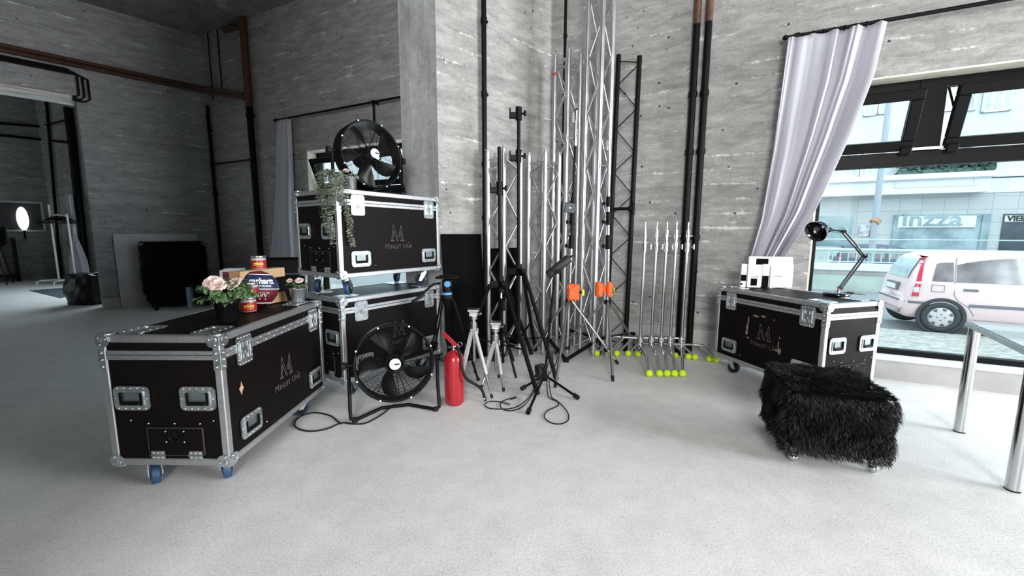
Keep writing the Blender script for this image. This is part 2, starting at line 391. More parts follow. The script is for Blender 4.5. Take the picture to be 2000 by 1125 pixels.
# street wall with three window openings
W3, W2, W1 = (-12.6, -8.4), (-4.36, -0.9), (2.72, 8.3)
HEAD, SILL = 2.70, 0.20
m = fwb(MB())
for a, b in ((-16.0, W3[0]), (W3[1], W2[0]), (W2[1], W1[0]), (W1[1], 9.2)):
    m.box(a, b, -.34, 0, 0, H_CEIL)
for a, b in (W1, W2, W3):
    m.box(a, b, -.34, 0, HEAD, H_CEIL)
S(m, 'wall_front', M['wall'])
# plastered reveals and sills
for i, (a, b) in enumerate((W1, W2, W3)):
    m = fwb(MB())
    m.box(a, b, -.34, -.004, HEAD-.015, HEAD); m.box(a, a+.015, -.34, -.004, SILL, HEAD-.015); m.box(b-.015, b, -.34, -.004, SILL, HEAD-.015)
    S(m, 'trim_%d' % (i+1), M['cream'])
    m = fwb(MB()); m.box(a, b, -.34, 0.0, 0, SILL-.02); S(m, 'wall_sill' if i == 0 else 'wall_sill_%d' % (i+1), M['kerb'])
    m = fwb(MB()); m.box(a, b, -.34, .012, SILL-.02, SILL, .004); S(m, 'trim_%d' % (i+4), M['sill'])
m = fwb(MB()); m.box(.75, 2.72, 0, .02, 0, .30, .004); S(m, 'baseboard_front', M['kerb'])
# pier between the bays: pale end face and long flank
SW = (Vector((.41,5.13,0)) - Vector((-.72,4.12,0))).normalized()
a = Vector((-.72,4.12)); c = Vector((-1.12,4.32)); w2 = Vector((SW.x,SW.y))
m = MB(); q = [a, a + w2*1.75, c + w2*1.9, c]
m.add([(p.x,p.y,z) for z in (0,H_CEIL) for p in q], [(0,1,5,4),(1,2,6,5),(2,3,7,6),(4,5,6,7)]); m.m = 1
m.add([(p.x,p.y,z) for z in (0,H_CEIL) for p in (c,a)], [(0,1,3,2)])
S(m, 'wall_pier', [M['wall'], M['wall_v']])
# left wall with the wide opening to the next room
LD = Vector((.6794,.7338,0)); LN = Vector((.7338,-.6794,0)); L1 = Vector((-5.985,8.315,0))
LM = frame(L1, LD, LN, (0,0,1))
m = MB(); m.T = LM
m.box(-1.70, .15, -.32, 0, 0, H_CEIL); m.box(-8.0, -1.70, -.32, 0, 3.5, H_CEIL); m.box(-11.0, -8.0, -.32, 0, 0, H_CEIL)
S(m, 'wall_left', M['wall_dark'])
m = MB(); m.T = LM; m.box(-8.0, -1.72, -.30, .02, 3.44, 3.54, .006); S(m, 'trim_10', mat('soffit_light_strip', (.62,.61,.58), .7, noise=.45, nscale=6, stretch=(.3,.3,8)))  # pale strip painted in for the light on the header's soffit
m = MB(); m.T = LM; m.box(-1.70, 0, 0, .03, 0, .19, .004); S(m, 'baseboard_left', M['kerb'])
# next room
QA = FW(-15.45); QD = Vector((-.6,-.8,0)); QN = Vector((.8,-.6,0)); QM = frame(QA, QD, QN, (0,0,1))
m = MB(); m.T = QM; m.box(-.2, 14, -.3, 0, 0, H_CEIL); S(m, 'wall_far', M['wall'])
# the rest of the room behind the camera, with its own window openings
m = MB()
for y0, y1, z0, z1 in ((-6,-2.7,0,H_CEIL),(.9,1.25,0,H_CEIL),(-2.7,.9,0,.35),(-2.7,.9,4.2,H_CEIL)): m.box(9.0, 9.3, y0, y1, z0, z1)
S(m, 'wall_right', M['wall_dark'])
m = MB()
for x0, x1, z0, z1 in ((-22,-1.05,0,H_CEIL),(1.05,9.2,0,H_CEIL),(-1.05,1.05,0,.4),(-1.05,1.05,4.85,H_CEIL)): m.box(x0, x1, -5.5, -5.0, z0, z1)
S(m, 'wall_back', M['wall_dark'])
m = MB(); m.box(-1.5, -1.25, -5.0, -.1, 0, H_CEIL); S(m, 'wall_light_block', M['wall_dark'])  # unseen wall added to keep light off the left bay

# windows: black steel frame, mullions, tilted top sashes, fixed panes below
GP = -.22
def window(name, t0, t1, mulls, tilt):
    root = thing(name, name, 'window'); del root['label'], root['category']; root['kind'] = 'structure'
    zt0, zt1 = 1.95, 2.075                    # transom
    top = HEAD-.015; bot = SILL
    m = fwb(MB())
    m.box(t0, t1, GP-.04, GP+.04, top-.075, top, .004); m.box(t0, t1, GP-.04, GP+.04, bot, bot+.05, .004)
    m.box(t0, t0+.075, GP-.04, GP+.04, bot, top, .004); m.box(t1-.075, t1, GP-.04, GP+.04, bot, top, .004)
    m.box(t0, t1, GP-.045, GP+.045, zt0, zt1, .004)
    for a, b in mulls: m.box(a, b, GP-.045, GP+.045, zt1, top, .004)
    m.build('window_frame', M['black'], root)
    m = fwb(MB()); m.box(t0+.02, t1-.02, GP+.046, GP+.075, zt1+.004, zt1+.026); m.build('sill_strip', M['zinc'], root)
    m = fwb(MB()); m.box(t0+.05, t1-.05, GP-.004, GP+.004, bot+.03, zt0+.02); m.build('fixed_pane', M['glass'], root)
    edges = [t0+.075] + [x for ab in mulls for x in ab] + [t1-.075]
    for a, b in zip(edges[::2], edges[1::2]):
        a += .012; b -= .012
        h = top-.075-zt1-.03
        R = FM @ Matrix.Translation((0, GP+.03, zt1+.02)) @ Matrix.Rotation(-tilt, 4, 'X')
        m = MB(); m.T = R
        for x0,x1,z0,z1 in ((a,b,0,.085),(a,b,h-.085,h),(a,a+.085,.085,h-.085),(b-.085,b,.085,h-.085)): m.box(x0,x1,0,.06,z0,z1,.006)
        s = m.build('sash', M['black'], root)
        m = MB(); m.T = R; m.box(a+.07, b-.07, .026, .034, .07, h-.07); m.build('pane', M['glass'], s)
        m = MB(); m.T = R; m.box(a+.01, a+.09, .05, .085, -.03, .04, .008); m.box(b-.09, b-.01, .05, .085, -.03, .04, .008); m.build('hinge', M['black'], s)
        # scissor stay between sash and frame
        m = MB()
        for e, sg in ((a, 1), (b, -1)):
            q0 = R @ Vector((e+sg*.03, .05, h-.12)); q1 = FM @ Vector((e, GP+.03, top-.09)); mid = (q0+q1)/2 - Vector((0,0,.10))
            m.tube([q0, mid], .009, 6); m.tube([mid, q1], .009, 6)
        m.build('stay', M['black'], s)
    return root
ml = [PF(1790,200,GP)[0], PF(1843,200,GP)[0]]
window('window_1', W1[0], W1[1], [(ml[0], ml[1]), (5.35, 5.6), (7.0,7.25)], radians(19))
window('window_2', W2[0], W2[1], [(-2.32, -2.12)], radians(21))
window('window_3', W3[0], W3[1], [(-10.6, -10.4)], radians(5))

# pipes on the walls
def pipe(pts, r, label, mats, name='wall_pipe', joints=()):
    t = thing(name, label, 'pipe', pts[0])
    o0 = Vector(pts[0])
    m = MB(); m.T = Matrix.Translation(-o0); m.tube(pts, r, 10); m.build('tube', mats, t)
    if joints:
        m = MB(); m.T = Matrix.Translation(-o0)
        for p, ax in joints:
            p = Vector(p); ax = Vector(ax); m.cyl(p-ax*.025, p+ax*.025, r*1.28, n=10)
            m.bar(p, p - FN*0 + Vector((.0,.0,.0)) + ax.orthogonal().normalized()*r*1.9, .02, .02)
        m.build('clip', mats, t)
    return t
Z = Vector((0,0,1))
pp = PW(940, 200, Vector((-.72,4.12,0)), SW) + Vector((SW.y,-SW.x,0))*.05
pipe([(pp.x,pp.y,0), (pp.x,pp.y,H_CEIL-.01)], .026, 'thick black vertical pipe on the rough flank of the pier', M['black'], joints=[((pp.x,pp.y,z),Z) for z in (1.5,2.05,2.75,3.45)])
q = FW(.198,.03); pipe([(q.x,q.y,0),(q.x,q.y,H_CEIL-.01)], .017, 'thin black vertical pipe behind the tall silver trusses', M['black'], joints=[((q.x,q.y,3.6),Z)])
for i, tt in enumerate((1.597, 1.705)):
    q = FW(tt, .05); o = pipe([(q.x,q.y,0),(q.x,q.y,3.42)], .034, ('left' if i == 0 else 'right')+' one of two black pipes with brown tops, behind the chrome stands', M['black'], joints=[((q.x,q.y,z),Z) for z in (1.3,2.18,2.75)])
    m = MB(); m.cyl((0,0,3.42),(0,0,H_CEIL-.01), .034, n=10); m.build('bare_copper_end', M['copper'], o)
q = FW(-5.68,.08); o = pipe([(q.x,q.y,0),(q.x,q.y,3.55)], .055, 'thick vertical pipe in the dark bay, black below and rusty brown above', M['black'], joints=[((q.x,q.y,3.4),Z)])
m = MB(); m.cyl((0,0,3.55),(0,0,H_CEIL-.02), .06, n=10); m.tube([(0,0,4.86),(-.25,.12,4.93),(-.5,.25,4.93)], .05, 8); m.build('rusty_upper_pipe', M['copper'], o)
q = FW(-7.02,.05); pipe([(q.x,q.y,0),(q.x,q.y,3.75)], .03, 'black vertical pipe in the far dark corner beside the leaning grey panel', M['black'], joints=[((q.x,q.y,z),Z) for z in (2.1,2.67,3.3)])
pipe([FW(-6.98,.04,2.66), FW(-5.75,.04,2.66)], .014, 'short thin horizontal black pipe between two vertical pipes in the dark corner', M['black'])
for i, tt in enumerate((-6.86,-6.55)):
    q = FW(tt,.02); pipe([(q.x,q.y,3.85),(q.x,q.y,H_CEIL-.01)], .010, ('left' if i == 0 else 'right')+' of two thin conduits dropping from the ceiling in the dark corner', M['black'])
def lw(s_, n_, z_): return L1 + LD*s_ + LN*n_ + Vector((0,0,z_))
endp = FW(-5.72,.14,3.72)
for i, (dz, mm, lb) in enumerate(((.035,'copper','rusty brown pipe running along the left wall above the wide opening'),(-.035,'copper','lower brown pipe paired with another along the left wall'))):
    pipe([lw(-6,.06,4.05+dz), lw(-.05,.08,4.04+dz), endp+Vector((0,0,dz))], .03, lb, M[mm])
for i in range(3):
    d = .05*i
    pipe([lw(-6,.05+.0*i,3.93-d*.6), lw(-1.72+d*1.2-.05,.05,3.93-d*.6), lw(-1.66+d*1.2,.05,3.88-d*.6), lw(-1.66+d*1.2,.05,3.56-d*.5), lw(-1.70+d,.05,3.52-d*.6), lw(-1.74,.05,3.52-d*.6)], .0145,
         ('topmost','middle','lowest')[i]+' of three black conduits bending down at the corner of the wide opening', M['black'], 'wall_conduit')

# curtain rods and curtains
def _rod(t0,t1,z,n,br,label,rings=()):
    o = thing('curtain_rod', label, 'curtain rod', FW(t0,n,z), FROT)
    m = MB(); m.cyl((0,0,0),(t1-t0,0,0), .016, n=10); m.sphere((0,0,0), .024, 8, 6); m.build('pole', M['black'], o)
    for b in br:
        x = b-t0
        m = MB(); m.cyl((x-.02,0,0),(x+.02,0,0),.027,n=8); m.box(x-.012,x+.012,0,n,-.012,.012) ; m.build('bracket', M['black'], o)
    for b in rings:
        x = b-t0
        m = MB(); m.tube([(x, .026*cos(k*pi/6), .026*sin(k*pi/6)-.008) for k in range(12)], .004, 5, True); m.build('ring', M['black'], o)
    return o
RT0 = 2.36
_rod(RT0, 6.5, 3.125, .10, (2.45, 4.6), 'long black curtain rod above the big shop window', [RT0+.06+.075*k for k in range(9)])
o = _rod(-4.98, -1.0, 3.235, .10, (-4.95, -2.72), 'black curtain rod above the small window in the dark bay')
m = MB(); m.box(2.26-.01,2.26+.01,-.01,.01,-.30,0); m.build('drop_bracket', M['black'], o)

def drape(name, label, left, right, z0, folds, amp, n0, mt, ph=0.0, nz=46, nx=120):
    """left, right: [(z, t)] edge lines from top to bottom"""
    def at(l, z):
        for (za,ta),(zb,tb) in zip(l, l[1:]):
            if z <= za and z >= zb: return ta + (tb-ta)*(za-z)/(za-zb)
        return l[-1][1]
    zt = left[0][0]; V = []; F = []
    for i in range(nz+1):
        z = zt + (z0-zt)*i/nz
        a, b = at(left, z), at(right, z); k = i/nz
        for j in range(nx+1):
            s = j/nx
            sw = s + .07*sin(4.1*s+ph) + .05*sin(9.3*s+2*ph+1.5*k)
            wv = sin(2*pi*folds*sw + ph + .5*sin(2.5*k+6*s)) + .5*sin(2*pi*folds*1.63*sw + 2 + 1.4*k) + .22*sin(2*pi*folds*3.3*sw+3*k)
            aa = amp*(.55+.6*k)*(0.6+.4*sin(7*s+3))
            V.append((a+(b-a)*(s+.012*sin(2*pi*folds*s*1.0+1.3+k*2)), n0 + aa*wv + .006*sin(9*k+11*s), z + (.008*sin(2*pi*folds*s) if i == 0 else 0)))
    for i in range(nz):
        for j in range(nx):
            p = i*(nx+1)+j; F.append((p, p+nx+1, p+nx+2, p+1))
    m = fwb(MB()); m.add(V, F, True)
    o = m.build(name, mt); sd = o.modifiers.new('cloth', 'SOLIDIFY'); sd.thickness = .003
    return tag(o, label, 'curtain')
def L_(pts, n): return [(PF(u,v,n)[1], PF(u,v,n)[0]) for u,v in pts]
lz = L_([(1536,82),(1522,190),(1508,300),(1486,430),(1466,500)], .12); rz = L_([(1732,55),(1706,150),(1662,260),(1592,410),(1532,500)], .12)
lz[0] = (3.10, lz[0][1]); rz[0] = (3.10, rz[0][1])
zb = .86
lz.append((zb, lz[-1][1]-.05)); rz.append((zb, rz[-1][1]-.12))
drape('curtain', 'pale lilac curtain swept aside to the left of the big window', lz, rz, zb, 4.6, .045, .14, M['curt'])
lz = L_([(541,237),(540,330),(534,430),(528,520)], .12); rz = L_([(568,236),(573,330),(576,430),(584,520)], .12)
lz[0] = (3.21, lz[0][1]); rz[0] = (3.21, rz[0][1]); lz.append((.3, lz[-1][1]-.05)); rz.append((.3, rz[-1][1]+.05))
drape('curtain', 'narrow grey curtain gathered beside the small window behind the stacked cases', lz, rz, .3, 4, .05, .13, M['curt'], 1.0, 40, 70)
lz = [(2.3,-13.30),(1.5,-13.16),(1.35,-13.1),(1.2,-13.2),(.6,-13.55),(.12,-13.6)]; rz = [(2.3,-12.9),(1.5,-12.95),(1.35,-13.0),(1.2,-12.9),(.6,-12.5),(.12,-12.4)]
drape('curtain', 'pale curtain tied in the middle, in the next room behind the wall edge', lz, rz, .12, 4, .04, .29, M['curt'], .4, 40, 50)

# ------------------------------------------------------------------ the street outside
GZ = -.53
M['pave'] = mat('pale_cobbles', (.55,.54,.50), .9, noise=.45, nscale=9, bump=.6, stretch=(1,2.2,1))
M['asph'] = mat('asphalt', (.30,.31,.32), .9, noise=.2, nscale=12)
M['stone'] = bpy.data.materials.new('pale_stone_slabs'); M['stone'].use_nodes = True
_nt = M['stone'].node_tree; _b = _nt.nodes['Principled BSDF']; _tc = _nt.nodes.new('ShaderNodeTexCoord'); _mp = _nt.nodes.new('ShaderNodeMapping')
_mp.inputs['Rotation'].default_value = (radians(90), 0, 0); _mp.vector_type = 'TEXTURE'
_br = _nt.nodes.new('ShaderNodeTexBrick'); _br.offset = 0; _br.inputs['Scale'].default_value = 1; _br.inputs['Brick Width'].default_value = .85; _br.inputs['Row Height'].default_value = .62; _br.inputs['Mortar Size'].default_value = .012
_br.inputs['Color1'].default_value = (.50,.52,.52,1); _br.inputs['Color2'].default_value = (.57,.585,.58,1); _br.inputs['Mortar'].default_value = (.34,.37,.39,1)
_nt.links.new(_tc.outputs['Object'], _mp.inputs['Vector']); _nt.links.new(_mp.outputs['Vector'], _br.inputs['Vector']); _nt.links.new(_br.outputs['Color'], _b.inputs['Base Color']); _b.inputs['Roughness'].default_value = .8
M['stucco'] = mat('pale_stucco', (.70,.73,.75), .9, noise=.06, nscale=2)
M['stucco2'] = mat('white_stucco', (.78,.80,.82), .9)
M['shop'] = mat('shop_glass', (.17,.26,.29), .15, noise=.6, nscale=1.2, col2=(.40,.50,.53))
M['shopd'] = mat('dark_shop_glass', (.06,.08,.11), .2, noise=.4, nscale=2)
M['wing'] = mat('house_window_glass', (.42,.53,.57), .15, noise=.4, nscale=1.0, col2=(.62,.72,.74))
M['railg'] = mat('pale_green_rail', (.52,.66,.63), .5)
M['parg'] = mat('pale_green_wall', (.53,.61,.55), .85, noise=.25, nscale=1.5)
M['parb'] = mat('pinkish_plinth', (.46,.44,.44), .85, noise=.2, nscale=3)
M['leafd'] = mat('dull_green_foliage', (.10,.17,.14), .8)
m = fwb(MB()); m.box(-45, 40, -5.6, -.34, GZ-.2, GZ+.02); S(m, 'ground_pavement', M['pave'])
m = fwb(MB()); m.box(-45, 40, -24, -5.6, GZ-.25, GZ-.06); S(m, 'ground_street', M['asph'])
BN = -23.4
def PB(u, v): return PF(u, v, BN)
bt = thing('street_building', 'pale multi-storey building with shops across the street', 'building', FW(0,BN,GZ), FROT)
BM = Matrix.Translation((0,0,-GZ)) @ Matrix.Diagonal((1,-1,1,1))            # building-local: (t, n, z); z measured from the eye level datum
def bb(): b = MB(); b.T = BM; return b
tL = -46; tR = 45
zc0 = PB(1700,383)[1]; zc1 = PB(1700,356)[1]; zs = PB(1700,421)[1]
m = bb(); m.box(tL, tR, -1, 0, GZ, zc0); m.build('stone_front', M['stone'], bt)
m = bb(); m.box(tL, tR, -1, .05, zc0, zc1-.05); m.box(tL, PB(1917,360)[0], .05, .75, zc0, zc1-.05); m.build('balcony_band', M['stucco2'], bt)
m = bb(); m.box(tL, PB(1926,350)[0], -1, .95, zc1-.05, zc1+.22, .03); m.box(tL, tR, -1, .15, zc1, zc1+.16); m.build('ledge', M['stucco2'], bt)
m = bb(); m.box(tL, tR, -1.2, -.1, zc1+.1, 26); m.build('upper_wall', M['stucco'], bt)
m = bb(); t0 = PB(1735,375)[0]; t1 = PB(1885,370)[0]; zz = zc0+.3
for x0,x1,z0,z1 in ((t0,t1,zz,zz+.03),(t0,t1,zz+.6,zz+.63),(t0,t0+.03,zz,zz+.63),(t1-.03,t1,zz,zz+.63)): m.box(x0,x1,.74,.78,z0,z1)
m.build('panel_moulding', M['stucco'], bt)
def bwin(u0, u1, v0, v1, mt='wing', bars=1, name='window', dn=-.05):
    t0, z1 = PB(u0, v0); t1, z0 = PB(u1, v1)
    m = bb(); fr_ = .09
    for x0,x1,a,b in ((t0,t1,z0,z0+fr_),(t0,t1,z1-fr_,z1),(t0,t0+fr_,z0,z1),(t1-fr_,t1,z0,z1)): m.box(x0,x1,dn-.1,dn+.06,a,b)
    for k in range(bars):
        x = t0+(t1-t0)*(k+1)/(bars+1); m.box(x-.05,x+.05,dn-.1,dn+.05,z0,z1)
    f = m.build(name, M['stucco2'], bt)
    m = bb(); m.box(t0,t1,dn-.1,dn+.02,z0,z1); m.build('pane', M[mt], f)
for (a,b_,v0,v1,n_) in ((1612,1634,300,349,1),(1637,1676,285,346,2),(1684,1706,300,345,1),(1760,1816,285,338,2),(1820,1856,285,336,1),(1873,1898,285,333,0),
                    (1690,1712,190,225,1),(1718,1730,190,222,0),(1880,1905,150,215,1),(1925,1975,160,215,2),(1600,1622,190,235,1),(1845,1870,160,215,1)):
    bwin(a,b_,v0,v1,'wing',n_)
for t_ in range(-40, -2, 4):
    t0 = t_; 
    for z0 in (zc1+.6, zc1+4.0):
        m = bb()
        m.box(t0,t0+1.6,-.15,.0,z0,z0+2.0); f = m.build('window', M['stucco2'], bt)
        m = bb(); m.box(t0+.1,t0+1.5,-.15,.03,z0+.1,z0+1.9); m.build('pane', M['wing'], f)
# shop fronts
def shopbox(u0,u1,v0,v1,mt,name,n0=-.05,n1=.04):
    t0,z1 = PB(u0,v0); t1,z0 = PB(u1,v1); z0 = max(z0, GZ+.1)
    m = bb(); m.box(t0,t1,n0,n1,z0,z1); return m.build(name, M[mt], bt)
shopbox(1600,1660,422,480,'shop','shop_window')
so = shopbox(1748,1922,420,500,'shop','shop_window')
for u_ in (1748,1920): shopbox(u_-1.5,u_+1.5,420,500,'shop','door_post',-.05,.10)
so = shopbox(1754,1902,423,444,'stucco2','shop_sign',.04,.12)
t0,zz = PB(1758,442)
m = bb(); text_bm(m, 'inzza', 1.0, frame((t0,.125,zz+.02),(1,0,0),(0,0,1),(0,1,0)), .01, 'LEFT', 1.15, .02); m.build('sign_lettering', M['shop'], so)
so = shopbox(1960,2040,418,500,'shopd','shop_window')
so = shopbox(1962,1995,421,433,'stucco2','shop_sign',.04,.10)
t0,zz = PB(1964,431.5)
m = bb(); text_bm(m, 'VIEINE', .34, frame((t0,.11,zz),(1,0,0),(0,0,1),(0,1,0)), .01, 'LEFT', .95, .01); m.build('sign_lettering', M['print'], so)
M['poster_red'] = mat('red_poster', (.70,.08,.14), .6, noise=.5, nscale=3, col2=(.85,.6,.62))
M['poster_grey'] = mat('grey_poster', (.25,.27,.32), .6, noise=.7, nscale=4, col2=(.7,.72,.74))
shopbox(1678,1698,440,462,'poster_grey','poster',.0,.06); shopbox(1698,1710,440,462,'poster_red','poster',.0,.06)
# planting on the ledge
for i,(u0,u1,v0,v1) in enumerate(((1745,1800,336,347),(1800,1850,336,345),(1850,1905,330,343),(1905,1922,333,343))):
    t0,z1 = PB(u0,v0); t1,z0 = PB(u1,v1); z0 = zc1+.22
    m = MB(); rnd = random.Random(i)
    for k in range(300):
        x = rnd.uniform(0,t1-t0); y = rnd.uniform(-.25,.25); z = rnd.uniform(0,1)**.7*(.75+.35*sin(x*3+i))
        s_ = rnd.uniform(.06,.13); a_ = rnd.uniform(0,6.28); b_ = rnd.uniform(-1,1)
        d1 = Vector((cos(a_),sin(a_),b_))*s_; d2 = Vector((-sin(a_),cos(a_),rnd.uniform(-1,1)))*s_
        c_ = Vector((x,y,z+.05)); m.add([c_-d1,c_-d2,c_+d1,c_+d2],[(0,1,2,3)])
    m.box(0,t1-t0,-.2,.2,0,.2)
    o = m.build('planted_trough', M['leafd']); o.location = FW(t0,BN+.6,z0); o.rotation_euler=(0,0,FROT)
    tag(o, ('first','second','third','last')[i]+' leafy trough from the left on the ledge of the building opposite', 'planter', 'troughs on the ledge opposite')
# railing, parapet, lamp pole
RN = -13.0
def PR(u,v): return PF(u,v,RN)
zr = PR(1800,490)[1]; zr2 = PR(1800,471)[1]; zc = PR(1680,515)[1]; zpb = PR(1680,527)[1]; zb0 = PR(1650,547)[1]
ra = thing('street_railing', 'pale green street railing behind the small car', 'railing', FW(6,RN,GZ), FROT)
def rr(): b = MB(); b.T = Matrix.Translation((-6,0,-GZ)); return b
m = rr(); m.cyl((3,0,zr),(36,0,zr),.05,n=8); m.cyl((3,-1.2,zr2+.05),(36,-1.2,zr2+.05),.02,n=6); m.build('top_rail', M['railg'], ra)
for k in range(12):
    m = rr(); m.cyl((3.2+k*2.2,0,zc),(3.2+k*2.2,0,zr),.035,n=8); m.build('post', M['railg'], ra)
m = rr(); m.cyl((3,0,zc+.38),(36,0,zc+.38),.02,n=6); m.cyl((3,0,zc+.06),(36,0,zc+.06),.02,n=6)
for k in range(150): m.cyl((3.1+k*.22,0,zc+.06),(3.1+k*.22,0,zc+.38),.016,n=5)
m.build('baluster_panel', M['railg'], ra)
m = fwb(MB()); m.box(2,38,RN-.25,RN+.2,zpb-.02,zc); S(m,'trim_8',M['stucco2'])
m = fwb(MB()); m.box(2,38,RN-.2,RN+.15,zpb-.16,zpb-.02); S(m,'trim_9',M['parb'])
m = fwb(MB()); m.box(2,38,RN-.2,RN+.12,GZ-.06,zpb-.16); S(m,'wall_parapet',M['parg'])
q = PY(1709,440,15.0); q2 = PY(1724,300,15.0)
lp = thing('lamp_pole', 'grey street lamp pole in front of the building opposite', 'pole', (q.x,q.y,GZ-.06))
m = MB(); m.cyl((0,0,0),(q2.x-q.x,0,7.5),.11,.08,n=12); m.build('shaft', mat('pole_grey',(.38,.43,.48),.5), lp)
m = MB(); m.cyl((-.05,0,2.35),(.05,0,2.47),.16,n=10); m.build('collar', M['card'], lp)
m = MB(); m.cyl((0,0,0),(0,0,.3),.17,n=12); m.build('foot', M['asph'], lp)
# a tree outside the small window
tr = thing('street_tree', 'bright green tree outside the small window behind the fan', 'tree', FW(-4.6,-9,GZ), 0)
M['leafy'] = mat('young_leaves', (.30,.42,.10), .7)
m = MB(); rnd = random.Random(3)
for k in range(2600):
    th = rnd.uniform(0,6.28); ph = rnd.uniform(-1,1); r_ = 2.3*rnd.uniform(.35,1)**.5
    c_ = Vector((r_*cos(th)*sqrt(1-ph*ph), r_*sin(th)*sqrt(1-ph*ph), 4.4+2.3*ph*r_/2.0)); s_ = rnd.uniform(.08,.16)
    d1 = Vector((rnd.uniform(-1,1),rnd.uniform(-1,1),rnd.uniform(-1,1)))*s_; d2 = Vector((rnd.uniform(-1,1),rnd.uniform(-1,1),rnd.uniform(-1,1)))*s_
    m.add([c_-d1,c_-d2,c_+d1,c_+d2],[(0,1,2,3)])
m.build('crown', M['leafy'], tr)
m = MB(); m.tube([(0,0,0),(.05,0,1.5),(0,.1,3.4),(.1,0,4.6)],[.17,.13,.1,.05],10); m.build('trunk', M['copper'], tr)
